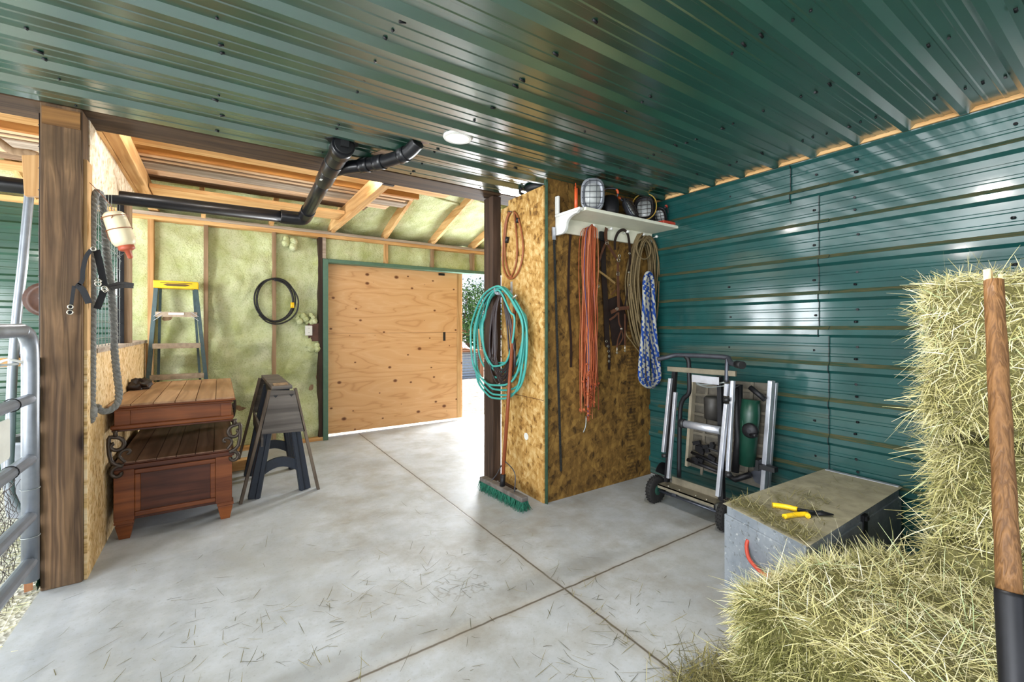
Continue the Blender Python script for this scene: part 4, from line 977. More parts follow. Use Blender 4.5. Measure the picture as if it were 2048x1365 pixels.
work_light('grey-backed work lamp tipped over in the middle of the peg shelf', 2.77, 2.43, .16, .3, -.45, mat_steel, handle=mat_orange, top=True, guard=mat_wiredark)
work_light('caged lamp with a yellow rim right of the middle of the peg shelf', 2.97, 2.45, .205, -.9, -.35, mat_steel2, handle=mat_red, ring=plain('dull_yellow_rim', '#a88a3a', .5), guard=mat_wiredark)
work_light('small caged lamp with red base against the green wall end of the shelf', 3.145, 2.43, .145, -1.2, .6, mat_steel2, handle=mat_red, guard=mat_wiredark)
tag(MB().box(3.06, 3.22, 2.32, 2.40, SZ+.013, SZ+.042).build('red_tray', mat_red, bevel=.006), 'flat red tray at the far right end of the peg shelf', 'tray')
b = MB(); b.tube([(2.20, 2.44, SZ+.014), (2.2, 2.44, SZ+.18)], .013, 10); b.tube([(2.18, 2.43, SZ+.185), (2.2, 2.44, SZ+.18), (2.195, 2.44, SZ+.22)], .004, 5); tag(b.build('orange_stake', mat_orange), 'short orange rod standing at the left end of the peg shelf', 'rod')
b = MB(); b.lathe([(.02, 0), (.09, .01), (.11, .05), (.10, .052), (.02, .02)], (2.12, 2.80, 2.387), (0, 0, 1), 20); b.tube(spline([(2.10, 2.9, 2.39), (2.03, 2.92, 2.41), (2.0, 2.86, 2.43)], 5), .012, 6); tag(b.build('black_dish', mat_black), 'black round dish lying on top of the pale strand board', 'dish')
# ---- tack hanging from the pegs
YT = 2.545
t = thing('twine_bundle', 'thick hank of orange baling twine hanging from the first shelf peg', 'twine', (2.42, YT, .55))
b = MB(); tint = []; r = random.Random(11)
for i in range(120):
    o = r.gauss(0, .03); x0 = 2.415+max(-.075, min(.075, o)); y0 = YT-.012+r.uniform(-.035, .028); zb = r.choice([r.uniform(.78, .95), r.uniform(.85, 1.0), r.uniform(.58, .8)])
    sp_ = r.uniform(-.05, .05); yo = r.uniform(-.01, .01)
    pts = [(2.44+o*.3, 2.52-abs(o)*.2, 2.135-abs(o)*.5), (x0, y0-.01, 2.06), (x0+o*.2+r.uniform(-.012, .012), y0, 1.75), (x0+sp_*.35+r.uniform(-.014, .014), y0+yo, 1.4), (x0+sp_*.6+r.uniform(-.018, .018), y0-yo, 1.1), (x0+sp_*.8, y0, zb)]
    k0 = len(b.v); b.tube(spline(pts, 4), r.uniform(.0024, .0036), 4, caps=False); tint += [r.random()**.8]*(len(b.v)-k0)
    if r.random() < .5:     # knot
        p = V(pts[-1])+V((0, 0, r.uniform(0, .12))); k0 = len(b.v); b.ball(p, r.uniform(.008, .014), 6)
        for q in range(3): b.tube([p, p+V((r.uniform(-1, 1), r.uniform(-1, .3), r.uniform(-1, .4)))*.028], .002, 3, caps=False)
        tint += [r.uniform(.4, .8)]*(len(b.v)-k0)
o = b.build('strands', mat_twine, t)
a = o.data.attributes.new('tint', 'FLOAT', 'POINT'); a.data.foreach_set('value', np.array(tint, dtype=np.float32))
tag(MB().tube(spline([(2.40, YT, .62), (2.39, YT-.005, .55), (2.37, YT, .50)], 4), .004, 5).build('pale_twine_end', mat_wire, t), label='single pale twine end')
G = lambda u, v, y=YT: PY(y, u, v)
NF = (0, -1, 0)
tag(MB().strap(spline([G(1141, 470, 2.58), G(1138, 520, 2.58), G(1137, 600, 2.58), G(1142, 680, 2.58), G(1142, 735, 2.58)], 5), .02, .004, NF).build('leather_strap', mat_leather_dk), 'single dark brown leather strap left of the orange twine', 'strap')
t = thing('girth_strap', 'wide black leather girth with a strap of metal eyelets', 'strap', G(1225, 740, 2.57))
b = MB(); b.strap(spline([G(1206, 470, 2.56), G(1207, 540, 2.575), G(1212, 620, 2.58), G(1214, 680, 2.58), G(1216, 692, 2.58)], 5), .055, .008, NF); b.strap(spline([G(1217, 680, 2.57), G(1219, 715, 2.57), G(1218, 740, 2.57)], 4), .024, .005, NF); b.build('band', mat_leather_dk, t)
for u, v in ((1213, 683), (1216, 693), (1217, 703), (1218, 713), (1218, 723)): MB().ring(G(u, v, 2.562), .0095, .0025, (0, 1, 0), 12, 5).build('eyelet', mat_brass, t)
MB().box(*[G(1200, 465, 2.55).x, G(1213, 465, 2.55).x], 2.54, 2.56, G(1206, 482, 2.55).z, G(1206, 464, 2.55).z).build('keeper', mat_black, t)
tag(MB().prism([G(1214, 600, 2.588), G(1240, 590, 2.588), G(1256, 640, 2.588), G(1250, 690, 2.588), G(1225, 692, 2.588)], (0, .004, 0)).build('leather_apron', mat_leather_dk), 'dark leather flap hanging behind the bridle', 'leather')
br_ = thing('bridle', 'brown leather bridle with buckles and snap hooks on the second peg', 'bridle', G(1240, 715, 2.53))
def straps(paths, mat, parent, name='strap', y=2.535):
    for pth, w_ in paths:
        MB().strap(spline([G(u, v, y-(.004*i % .01)) for i, (u, v) in enumerate(pth)], 4), w_, .005, NF).build(name, mat, parent)
straps([([(1213, 456), (1211, 470), (1213, 485)], .03), ([(1212, 483), (1222, 500), (1235, 520)], .024), ([(1211, 487), (1202, 510), (1196, 535)], .018), ([(1236, 525), (1236, 560), (1237, 600), (1237, 620)], .024), ([(1222, 625), (1238, 618), (1258, 616)], .03), ([(1235, 627), (1227, 635), (1219, 640)], .016), ([(1237, 625), (1238, 645), (1243, 657)], .012), ([(1243, 660), (1236, 680), (1234, 697)], .011), ([(1250, 628), (1250, 655), (1250, 695)], .012), ([(1243, 660), (1246, 675), (1238, 690)], .01), ([(1222, 590), (1232, 580)], .008)], mat_leather, br_)
straps([([(1197, 542), (1215, 555), (1230, 567)], .016)], plain('raw_tan_leather', '#8a6e40', .6), br_, 'brow_band')
hw_ = MB
for u, v, r_ in ((1237, 520, .016), (1239, 512, .012), (1243, 658, .008), (1196, 573, .011), (1234, 618, .012)): MB().ring(G(u, v, 2.525), r_, .003, (0, 1, 0), 14, 6).build('ring', mat_brass, br_)
for u, v in ((1214, 486), (1236, 548)):
    c_ = G(u, v, 2.523); b = MB(); b.tube([c_+V((sx*.014, 0, sz*.014)) for sx, sz in ((-1, -1), (1, -1), (1, 1), (-1, 1))], .0028, 5, closed=True); b.tube([c_+V((-.014, 0, 0)), c_+V((.014, 0, 0))], .002, 5); b.build('buckle', mat_brass, br_)
for u, v in ((1234, 703), (1250, 699)):
    c_ = G(u, v, 2.525); b = MB(); b.tube(spline([c_+V((0, 0, .022)), c_+V((0, 0, .0)), c_+V((.009, 0, -.012)), c_+V((0, 0, -.022)), c_+V((-.009, 0, -.012)), c_+V((-.006, 0, -.004))], 4), .003, 6); b.ring(c_+V((0, 0, .024)), .006, .002, (0, 1, 0), 10, 5); b.build('snap_hook', mat_brass, br_)
t = thing('breast_collar', 'dark brown leather loop strap over the third shelf peg', 'strap', G(1250, 620, 2.54))
straps([([(1230, 500), (1230, 482), (1236, 466), (1246, 460), (1254, 466), (1258, 482), (1260, 510), (1259, 545)], .024), ([(1258, 545), (1256, 575), (1252, 600), (1248, 620)], .014)], mat_leather_dk, t, 'loop_strap', 2.54)
for u, v in ((1259, 507), (1258, 545), (1260, 570)): MB().ring(G(u, v, 2.528), .009, .0028, (0, 1, 0), 12, 5).build('ring', mat_brass, t)
tag(MB().tube(spline([G(1250, 660, 2.54), G(1254, 672, 2.53), G(1262, 682, 2.53), G(1275, 700, 2.53), G(1285, 712, 2.52)], 6), .0055, 6).build('cord', mat_tanrope), 'thin pale cord trailing from the bridle to the blue rope', 'cord')
t = thing('lariat', 'coiled stiff tan lariat rope filling the right-hand pegs', 'rope', (3.1, 2.52, 1.2))
b = MB(); r = random.Random(21)
for i in range(15):
    cx = 3.07+r.uniform(-.02, .04); a = .145+r.uniform(-.035, .03); zt = 2.10+r.uniform(-.03, .02); zb = 1.32+r.uniform(-.12, .12); y = 2.50+.005*i+r.uniform(-.008, .008)
    tilt = r.uniform(-.03, .05)
    pts = [(cx+a*math.cos(q)*(1.0 if math.sin(q) > 0 else .85)+tilt*math.sin(q), min(2.585, y), (zt+zb)/2+(zt-zb)/2*math.sin(q)) for q in [2*math.pi*k/12 for k in range(12)]]
    b.tube(spline(pts, 4, True), .0068, 6, closed=True)
b.build('coils', mat_tanrope, t)
b = MB()
for i in range(9):
    x0 = 2.90+r.uniform(-.03, .03); y = 2.545+r.uniform(-.02, .03)
    b.tube(spline([(3.02, y-.02, 2.13), (2.97+r.uniform(-.02, .02), y, 2.02), (x0, y, 1.75), (x0+.03, y, 1.45), (x0+.11, y, 1.2+r.uniform(-.05, .05)), (x0+.22, y, 1.16), (x0+.28, y, 1.3)], 6), .0068, 6)
b.build('slack_loops', mat_tanrope, t)
b = MB(); sp = spline([(3.02+.09*math.cos(q), 2.495, 1.99+.085*math.sin(q)) for q in [2*math.pi*k/14 for k in range(14)]], 3, True); b.tube(sp, .0075, 6, closed=True); b.build('honda_loop', mat_tanrope, t)
# blue and white braided rope hank
t = thing('blue_rope', 'hank of blue and white braided rope hanging at the board edge', 'rope', G(1302, 772, 2.5))
b = MB(); br_t = []
def braid(pts, R):
    n = 10; P_ = [V(p) for p in pts]; k0 = len(b.v); b.tube(P_, R, n, caps=False)
    m = len(P_); L = 0
    for i in range(m):
        if i: L += (P_[i]-P_[i-1]).length
        for k in range(n):
            tt = L/.042
            br_t.append(1.0 if (math.floor((k+tt*1.4)/2.5)+math.floor(tt)) % 2 else 0.0)
for i, (ut, ub, ut2, ub2) in enumerate(((1288, 1287, 1298, 1306), (1296, 1296, 1304, 1314), (1289, 1280, 1306, 1318))):
    y = 2.50-.03*i
    pts = [G(1297, 546, y-.005), G((1297+ut)/2-1, 552, y), G(ut, 575, y), G((ut+ub)/2+(1.5 if i != 1 else -1), 660, y), G(ub, 735, y), G(ub+2, 762, y), G((ub+ub2)/2, 774, y-.01), G(ub2-1, 762, y), G(ub2, 735, y), G((ut2+ub2)/2-2, 660, y), G(ut2, 575, y), G((1297+ut2)/2+1, 552, y)]
    sp = spline(pts, 16, True); braid(sp+[sp[0]], .0165)
o = b.build('strands', mat_blue, t)
a = o.data.attributes.new('braid', 'FLOAT', 'POINT'); a.data.foreach_set('value', np.array(br_t, dtype=np.float32))
# ------------------------------------------------------------------ right side: saw stand, box, hay, shovel
D_ = lambda u, v, x=2.75: PX(x, u, v)
ts = thing('table_saw_stand', 'folded wheeled table saw stand with silver legs leaning on the green wall', 'saw stand', (2.8, 1.85, 0))
def wheel(y):
    c_ = (2.745, y, .098)
    o = MB().lathe([(.055, -.022), (.088, -.024), (.098, -.014), (.1, 0), (.098, .014), (.088, .024), (.055, .022)], c_, (0, 1, 0), 28).build('wheel', mat_rubber, ts)
    MB().lathe([(.012, -.028), (.03, -.026), (.056, -.012), (.056, .012), (.03, .022), (.012, .024)], c_, (0, 1, 0), 20).build('hub', plain('dark_green_hub', '#1d4338', .5), o)
    b = MB()
    for k in range(26):
        a_ = 2*math.pi*k/26
        for s in (-1, 1): b.obox((c_[0]+.0985*math.cos(a_), y+.009*s, c_[2]+.0985*math.sin(a_)), (.012, .014, .008), Matrix.Rotation(-a_+.2*s, 3, 'Y'))
    tag(b.build('tread', mat_rubber, o), kind='stuff')
wheel(2.155); wheel(1.60)
MB().cyl((2.745, 2.12, .098), (2.745, 1.63, .098), .011, 10).build('axle', mat_steel, ts)
b = MB(); b.box(2.69, 2.80, 1.655, 2.095, .158, .166); b.box(2.795, 2.80, 1.69, 2.05, .166, .215); b.box(2.69, 2.695, 1.655, 2.095, .14, .166); b.build('toe_plate', plain('dusty_steel', '#77705f', .6, .3, .25), ts)
for y in (1.70, 1.99): MB().box(2.735, 2.755, y-.018, y+.018, .098, .158).build('axle_bracket', mat_steel, ts)
for y in (1.72, 1.80, 1.93, 2.02): MB().lathe([(.008, 0), (.008, .006)], (2.715, y, .166), (0, 0, 1), 8).build('bolt', mat_brass, ts)
for y, s in ((2.09, 1), (1.655, -1)):
    b = MB(); b.beam((2.79, y, .16), (2.83, y-.04*s, .99), .03, .03, (0, 1, 0)); b.build('upright', mat_steel2, ts)
n_ = 10; MB().prism([(2.76+.08*math.cos(q), 2.11, .22+.09*math.sin(q)) for q in [math.pi*k/n_-.4 for k in range(n_+1)]], (0, .006, 0)).build('wheel_guard', mat_steel2, ts)
# silver folded legs
def leg(p0, p1, w_, mat=mat_alu): MB().beam(p0, p1, w_, w_*.8, (0, 1, 0)).build('folding_leg', mat, ts, bevel=.003)
leg(D_(1327, 905, 2.72), D_(1341, 757, 2.76), .028); leg(D_(1337, 957, 2.70), D_(1351, 785, 2.72), .026); leg(D_(1436, 993, 2.68), D_(1453, 808, 2.70), .03); leg(D_(1456, 943, 2.72), D_(1466, 762, 2.75), .027)
for u, v in ((1453, 800), (1457, 950), (1329, 912)): MB().lathe([(.02, -.012), (.022, 0), (.018, .014)], D_(u, v, 2.70), (0, .2, 1), 12).build('end_cap', mat_black, ts)
MB().beam(D_(1336, 738, 2.77), D_(1472, 748, 2.77), .035, .02, (1, 0, 0)).build('top_bar', plain('dusty_steel', '#77705f', .6, .3, .25), ts, bevel=.002)
MB().beam(D_(1384, 757, 2.755), D_(1438, 763, 2.755), .004, .05, (0, 0, 1)).build('plate', mat_alu, ts)
MB().beam(D_(1455, 768, 2.73), D_(1453, 792, 2.73), .034, .02, (0, 1, 0)).build('plate', mat_alu, ts)
MB().tube([D_(1368, 848, 2.74), D_(1442, 862, 2.74)], .026, 14).build('cross_tube', mat_alu, ts)
MB().tube([D_(1362, 847, 2.74), D_(1370, 848, 2.74)], .033, 12).build('tube_collar', mat_black, ts)
b = MB(); b.tube(spline([D_(1316, 719, 2.76), D_(1330, 716, 2.77), D_(1350, 711, 2.79), D_(1365, 711, 2.79), D_(1400, 712, 2.79), D_(1450, 715, 2.79), D_(1458, 720, 2.78), D_(1463, 727, 2.76), D_(1476, 730, 2.73)], 6), .0165, 12); b.build('handle_bar', mat_steel, ts)
MB().tube([D_(1474, 729, 2.735), D_(1485, 731, 2.70)], .024, 14).build('grip', mat_black, ts)
b = MB(); b.tube(spline([D_(1371, 713, 2.79), D_(1377, 722, 2.79), D_(1378, 745, 2.78), D_(1378, 785, 2.78), D_(1366, 800, 2.78), D_(1360, 830, 2.78), D_(1358, 955, 2.77)], 5), .016, 10); b.build('bent_tube', mat_steel2, ts)
b = MB(); b.tube(spline([D_(1455, 717, 2.78), D_(1454, 735, 2.77), D_(1453, 765, 2.76)], 4), .014, 10); b.build('bent_tube', mat_steel, ts)
b = MB(); b.tube(spline([D_(1389, 762, 2.8), D_(1405, 770, 2.8), D_(1450, 765, 2.8)], 5), .006, 6); b.tube(spline([D_(1392, 768, 2.8), D_(1415, 775, 2.8), D_(1450, 772, 2.8)], 5), .004, 6); b.build('cable', mat_wire, ts)
MB().tube([D_(1470, 775, 2.9), D_(1478, 770, 2.92), D_(1476, 880, 2.9), D_(1470, 945, 2.88)], .024, 10).build('bent_tube', mat_steel2, ts)
# the saw itself, tipped on edge with its ribbed underside towards the room
T_ = lambda u, v, x=3.03: PX(x, u, v)
sa = thing('table_saw', 'table saw tipped on edge behind the wheeled stand, ribbed underside out', 'table saw', (3.0, 1.75, .25))
b = MB(); b.prism([T_(1385, 757), T_(1545, 768), T_(1530, 980), T_(1372, 930)], (.02, 0, 0)); b.build('table', plain('cast_grey_table', '#5d584e', .6, .3, .25, 25), sa)
b = MB()
for k in range(9):
    f_ = (k+.5)/9; b.beam(T_(1387+(1372-1387)*f_, 760+170*f_, 3.02), T_(1540-10*f_, 775+195*f_, 3.02), .02, .006, (1, 0, 0))
for u in (1415, 1505): b.beam(T_(u, 765, 3.02), T_(u-12, 950, 3.02), .02, .008, (1, 0, 0))
tag(b.build('ribs', plain('cast_grey_rib', '#6d675a', .6, .3, .25, 25), sa), kind='stuff')
MB().beam(T_(1388, 752, 3.0), T_(1376, 932, 3.0), .05, .022, (0, 1, 0)).build('edge_rail', plain('dusty_cream_rail', '#b5ac96', .5, .3, .15), sa)
b = MB(); b.beam(T_(1543, 762, 2.99), T_(1527, 985, 2.99), .045, .028, (0, 1, 0)); b.beam(T_(1553, 766, 3.05), T_(1537, 985, 3.05), .03, .012, (0, 1, 0)); b.build('fence_rail', mat_alu, sa, bevel=.003)
MB().lathe([(.025, 0), (.055, .012), (.058, .15), (.045, .165)], T_(1425, 840, 2.9), (0, 0, 1), 18).build('motor', plain('dark_motor', '#34322f', .5, .3, .3), sa)
b = MB(); b.tube([T_(1502, 800, 2.93), T_(1500, 830, 2.92), T_(1494, 930, 2.92)], [.055, .06, .05], 14); b.build('blade_housing', mat_glassgreen, sa)
b = MB(); b.lathe([(.045, -.012), (.05, 0), (.04, .014), (.012, .02)], T_(1500, 862, 2.86), (-1, -.2, 0), 16); b.cyl(T_(1501, 870, 2.85), T_(1513, 872, 2.83), .011, 8); b.build('crank_wheel', mat_steel2, sa)
for (u0, v0, u1, v1, r_) in ((1383, 905, 1452, 938, .012), (1386, 885, 1440, 905, .008), (1375, 920, 1440, 945, .014), (1500, 775, 1530, 800, .018), (1410, 835, 1440, 842, .011)): MB().tube([T_(u0, v0, 2.95), T_(u1, v1, 2.95)], r_, 8).build('linkage_bar', mat_steel2, sa)
b = MB(); r = random.Random(2)
for i in range(16):
    c_ = T_(r.uniform(1376, 1430), r.uniform(880, 925), 2.95); b.obox(c_, (r.uniform(.01, .03), r.uniform(.02, .06), r.uniform(.01, .035)), Matrix.Rotation(r.uniform(-.6, .6), 3, 'X'))
b.build('brackets', mat_steel2, sa)
MB().beam(T_(1471, 790, 2.92), T_(1475, 815, 2.92), .03, .01, (0, 1, 0)).build('scale_label', mat_white, sa)
b = MB(); b.obox(T_(1530, 935, 2.96), (.05, .14, .03)); b.obox(T_(1516, 930, 2.95), (.05, .03, .07)); b.build('fence_clamp', mat_black, sa)
b = MB(); b.prism([T_(1500, 945, 2.99), T_(1526, 935, 2.99), T_(1530, 975, 2.99), T_(1510, 965, 2.99)], (.01, 0, 0)); b.build('foot_plate', mat_steel, sa)
b = MB(); b.tube([T_(1455, 950, 2.93), T_(1470, 960, 2.93), T_(1500, 950, 2.95)], .02, 8); b.build('support_arm', mat_steel2, sa)
MB().tube(spline([T_(1488, 810, 2.88), T_(1485, 850, 2.87), T_(1490, 890, 2.88), T_(1492, 905, 2.88)], 5), .006, 6).build('power_cord', mat_glassgreen, sa)
# grey job box
FL, FR, BL, BR = V((2.152, 1.254, .0)), V((2.018, .834, .0)), V((3.19, 1.205, .0)), V((3.19, .846, .0)); HB = .42
bx = thing('job_box', 'scuffed grey steel box with red side handle under the hay bale', 'box', ((FL+FR+BL+BR)/4))
def quad(z0, z1, g=0.0):
    cen = (FL+FR+BL+BR)/4; ps = []
    for p in (FL, FR, BR, BL):
        d = (p-cen); q = p+V((math.copysign(g, d.x), math.copysign(g, d.y), 0)); ps.append(V((q.x, q.y, z0)))
    b = MB(); b.prism(ps, (0, 0, z1-z0)); return b
quad(.0, HB-.05, -.008).build('body', mat_box, bx, bevel=.004)
o = quad(HB-.062, HB).build('lid', mat_box, bx, bevel=.006)
quad(HB+.0002, HB+.0015, -.012).build('lid_top', mat_lid, o)
ex = (FR-FL).normalized(); en = V((ex.y, -ex.x, 0)); en = -en if en.x > 0 else en
def face(s, z, off=.002): return FL+ex*s+V((0, 0, z))+en*off-V((0, 0, 0))
MB().beam(BL+V((0, 0, HB-.0)), BR+V((0, 0, HB)), .03, .01, (0, 0, 1)).build('hinge_strip', mat_alu, bx)
b = MB(); hz = .275; cs_ = [face(.13, hz+.035), face(.16, hz+.04), face(.29, hz+.0), face(.30, hz-.03), face(.18, hz-.01), face(.14, hz-.02)]; b.prism(cs_, en*-.012); b.build('handle_recess', plain('rusty_brown_recess', '#5d4a3a', .7, 0, .3), bx)
b = MB(); b.tube(spline([face(.145, hz+.03, .006), face(.15, hz+.0, .02), face(.18, hz-.045, .03), face(.26, hz-.07, .03), face(.29, hz-.055, .015)], 5), .009, 8); b.build('side_handle', mat_red, bx)
MB().lathe([(.013, 0), (.012, .004), (.006, .007)], face(.075, .305, -.004), en, 10).build('bolt', mat_steel, bx)
sx = (BR-FR).normalized(); sn = V((0, -1, 0))
b = MB(); c_ = FR+sx*.62+V((0, -.006, HB-.065)); b.obox(c_, (.05, .016, .09)); b.obox(c_+V((.0, -.012, .03)), (.03, .012, .02)); b.build('latch', mat_steel2, bx)
# pliers on the lid
pl = thing('fencing_pliers', 'pliers with yellow plastic grips lying on the grey box', 'pliers', PZ(HB+.003, 1600, 1027))
L_ = lambda u, v, h=.014: PZ(HB+h, u, v)
MB().tube(spline([L_(1545, 1011), L_(1570, 1014), L_(1595, 1020)], 5), [.013]*11, 8).build('grip', mat_yellow, pl); MB().tube(spline([L_(1568, 1034), L_(1592, 1030), L_(1612, 1029), L_(1616, 1033)], 5), [.012]*16, 8).build('grip', mat_yellow, pl)
b = MB(); b.tube(spline([L_(1594, 1020), L_(1622, 1024), L_(1640, 1029)], 4), [.008]*9, 6); b.tube(spline([L_(1615, 1032), L_(1628, 1028), L_(1645, 1025)], 4), [.009]*9, 6)
b.tube([L_(1630, 1027), L_(1645, 1027), L_(1667, 1030)], [.02, .02, .006], 8, flat=.5); b.build('jaws', mat_steel2, pl)
# ---- hay
def strands(P0, D0, L, W, sag, seed, tint):
    r = np.random.default_rng(seed); n = len(P0); D = D0/np.linalg.norm(D0, axis=1, keepdims=True)
    rv = r.normal(size=(n, 3)); S = np.cross(D, rv); S /= np.linalg.norm(S, axis=1, keepdims=True)
    bend = np.cross(S, D)*r.normal(0, .22, (n, 1)); bend[:, 2] -= sag*r.random(n)
    vs = np.zeros((n, 4, 2, 3)); 
    for k, (t, w) in enumerate(((0, .6), (.36, 1.0), (.72, .85), (1.0, .25))):
        c = P0+D*(L*t)[:, None]+bend*(L*t*t)[:, None]
        vs[:, k, 0] = c-S*(W*w)[:, None]; vs[:, k, 1] = c+S*(W*w)[:, None]
    base = np.arange(n)[:, None]*8
    q = np.concatenate([base+np.array([2*k, 2*k+1, 2*k+3, 2*k+2])[None] for k in range(3)], 1).reshape(-1, 4)
    return vs.reshape(-1, 3), q, np.repeat(tint, 8)
def hay_mesh(name, mat, parts, parent=None, origin=(0, 0, 0)):
    Vs, Qs, Ts = [], [], []; o = 0
    for v, q, t in parts: Vs.append(v); Qs.append(q+o); Ts.append(t); o += len(v)
    v = np.concatenate(Vs); q = np.concatenate(Qs); t = np.concatenate(Ts)
    o0 = np.array(world_loc(parent) if parent else V(origin)); v = v-o0
    me = bpy.data.meshes.new(name); me.vertices.add(len(v)); me.vertices.foreach_set('co', v.astype(np.float32).ravel())
    me.loops.add(q.size); me.loops.foreach_set('vertex_index', q.astype(np.int32).ravel())
    me.polygons.add(len(q)); me.polygons.foreach_set('loop_start', np.arange(0, q.size, 4, dtype=np.int32)); me.polygons.foreach_set('loop_total', np.full(len(q), 4, dtype=np.int32))
    a = me.attributes.new('tint', 'FLOAT', 'POINT'); a.data.foreach_set('value', t.astype(np.float32))
    me.materials.append(mat); me.update(calc_edges=True); me.validate()
    ob = bpy.data.objects.new(name, me); COL.objects.link(ob)
    if parent: ob.parent = parent
    else: ob.location = V(origin)
    return ob
def hay_bale(label, c, size, yaw, n, seed, faces=('-x', '+y', '+z', '-y'), fluff=1.0, roll=0.0, round_=.05, cut='-x', wid=1.0, wild=0.03, zflow=(1, .1, .1), endtint=.44, maintint=.5):
    """one compressed bale: packed core + blades lying on its faces; the cut end shows blades pointing outwards"""
    r = np.random.default_rng(seed); c = np.array(c, float); sx, sy, sz = size
    t = thing('hay_bale', label, 'hay bale', tuple(c), 'stacked hay bales')
    M_ = np.array(Matrix.Rotation(yaw, 3, 'Z') @ Matrix.Rotation(roll, 3, 'Y'))
    # core: rounded lumpy box
    def core_pt(p):
        p = np.array(p); q = p.copy()
        h = np.array([sx/2, sy/2, sz/2])-round_
        cl = np.clip(q, -h, h); d = q-cl; l = np.linalg.norm(d)
        q = cl+(d/l*round_ if l > 1e-6 else 0)
        nz = (vnoise(q[0]*7+seed, q[1]*7, q[2]*7)-.5)*.06+(vnoise(q[0]*22+seed, q[1]*22, q[2]*22)-.5)*.03
        l2 = np.linalg.norm(q); return q*(1+nz/max(l2, .05))
    b = MB(); N_ = 9
    for ax in range(3):
        for s in (-1, 1):
            vs = []
            for j in range(N_+1):
                for i in range(N_+1):
                    p = [0, 0, 0]; p[ax] = s*size[ax]/2; p[(ax+1) % 3] = (i/N_-.5)*size[(ax+1) % 3]; p[(ax+2) % 3] = (j/N_-.5)*size[(ax+2) % 3]
                    vs.append(V(M_ @ core_pt(p)+c+np.array([0, 0, sz/2])))
            fs = [(j*(N_+1)+i, j*(N_+1)+i+1, (j+1)*(N_+1)+i+1, (j+1)*(N_+1)+i) for j in range(N_) for i in range(N_)]
            b.add(vs, [f[::s] for f in fs], True)
    b.build('packed_core', mat_hay_core, t)
    areas = {'x': sy*sz, 'y': sx*sz, 'z': sx*sy}; tot = sum(areas[f[1]] for f in faces); parts = []
    for f in faces:
        ax = 'xyz'.index(f[1]); s = -1 if f[0] == '-' else 1; m = int(n*areas[f[1]]/tot)
        P = (r.random((m, 3))-.5)*np.array(size)*.98; P[:, ax] = s*size[ax]/2
        P = np.array([core_pt(p) for p in P])
        nrm = np.zeros(3); nrm[ax] = s
        T = r.normal(size=(m, 3)); T[:, ax] = 0
        if f == cut:      # short butt ends, mostly outward
            out = r.uniform(.25, 1.4, (m, 1)); T *= .8; T[:, 2] -= .25; D = T+nrm*out; L = r.uniform(.03, .10, m)*fluff
        elif f[1] == 'z': T = T*np.array([.75, .75, 0])+np.array(zflow)*0.0; D = T+nrm*r.uniform(-.02, .35, (m, 1)); L = r.uniform(.05, .17, m)*fluff
        else: T = T*np.array([1.0, 1.0, .8]); T[:, 2] -= .15; D = T+nrm*r.uniform(.0, .55, (m, 1)); L = r.uniform(.05, .15, m)*fluff
        w = r.random(m) < wild; D[w] = D[w]+nrm*.9; L[w] *= 1.7
        P = P-nrm*r.uniform(.0, .025, (m, 1)); P = P-D/np.linalg.norm(D, axis=1, keepdims=True)*(L*.35)[:, None]*(0 if f == cut else 1)
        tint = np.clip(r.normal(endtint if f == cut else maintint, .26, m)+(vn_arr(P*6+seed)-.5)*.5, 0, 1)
        W = r.uniform(.0007, .0021, m)*wid
        parts.append(strands(P @ M_.T+c+np.array([0, 0, sz/2]), D @ M_.T, L, W, .25, seed+ax*3+s, tint))
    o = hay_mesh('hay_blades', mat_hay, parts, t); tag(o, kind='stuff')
    return t
def vn_arr(P): return np.array([vnoise(*p) for p in P])
hay_bale('top bale of the tall hay stack against the green wall', (2.74, .16, .90), (.90, .80, .61), .04, 21000, 31, ('-x', '+y', '+z'), 1.05, 0, .11, '-x', .8, .04)
hay_bale('middle bale of the tall hay stack, set back under the top one', (2.77, .15, .50), (.82, .76, .40), -.03, 10000, 32, ('-x', '+y'), 1.15, 0, .09, '-x', .8, .06)
hay_bale('bottom bale of the tall hay stack behind the broken bale', (2.74, .15, .0), (.90, .80, .50), .05, 10000, 33, ('-x', '+y', '+z'), 1.2, 0, .06, '-x', .8, .07)
hay_bale('loose-looking hay bale lying flat on the floor in front of the grey box', (1.90, .475, .0), (.86, .70, .395), -.24, 44000, 34, ('-x', '+y', '+z', '-y'), 1.0, 0, .10, '-x', .72, .025, endtint=.2, maintint=.55)  # cut end greener and darker, shade among its strands put into the tint
# loose hay at the foot of the bale, on the floor and on the box
def litter(name, label, P, L, W, seed, lift=.02, mat=mat_hay_floor, dark=.4):
    r = np.random.default_rng(seed); n = len(P); D = r.normal(size=(n, 3)); D[:, 2] = r.uniform(-.05, lift*6, n); L_ = r.uniform(L*.4, L, n)
    Dn = D/np.linalg.norm(D, axis=1, keepdims=True); P = P-Dn*(L_*.5)[:, None]; P[:, 2] = np.maximum(P[:, 2], .003)
    o = hay_mesh(name, mat, [strands(P, D*np.array([1, 1, 1.0]), L_, r.uniform(W*.5, W, n), .02, seed, np.clip(r.normal(dark, .25, n), 0, 1))], None, (P[:, 0].mean(), P[:, 1].mean(), 0))
    return tag(o, label, 'hay', kind='stuff')
r = np.random.default_rng(77)
def blob(n, cx, cy, sx_, sy_, z0=.004, zr=.0):
    P = np.zeros((n, 3)); P[:, 0] = r.normal(cx, sx_, n); P[:, 1] = r.normal(cy, sy_, n); P[:, 2] = z0+r.random(n)*zr; return P
foot = np.concatenate([blob(2600, 1.46, .62, .07, .16, .004, .10), blob(900, 1.36, .72, .10, .13, .004, .03), blob(700, 1.55, .93, .16, .05, .004, .05)])
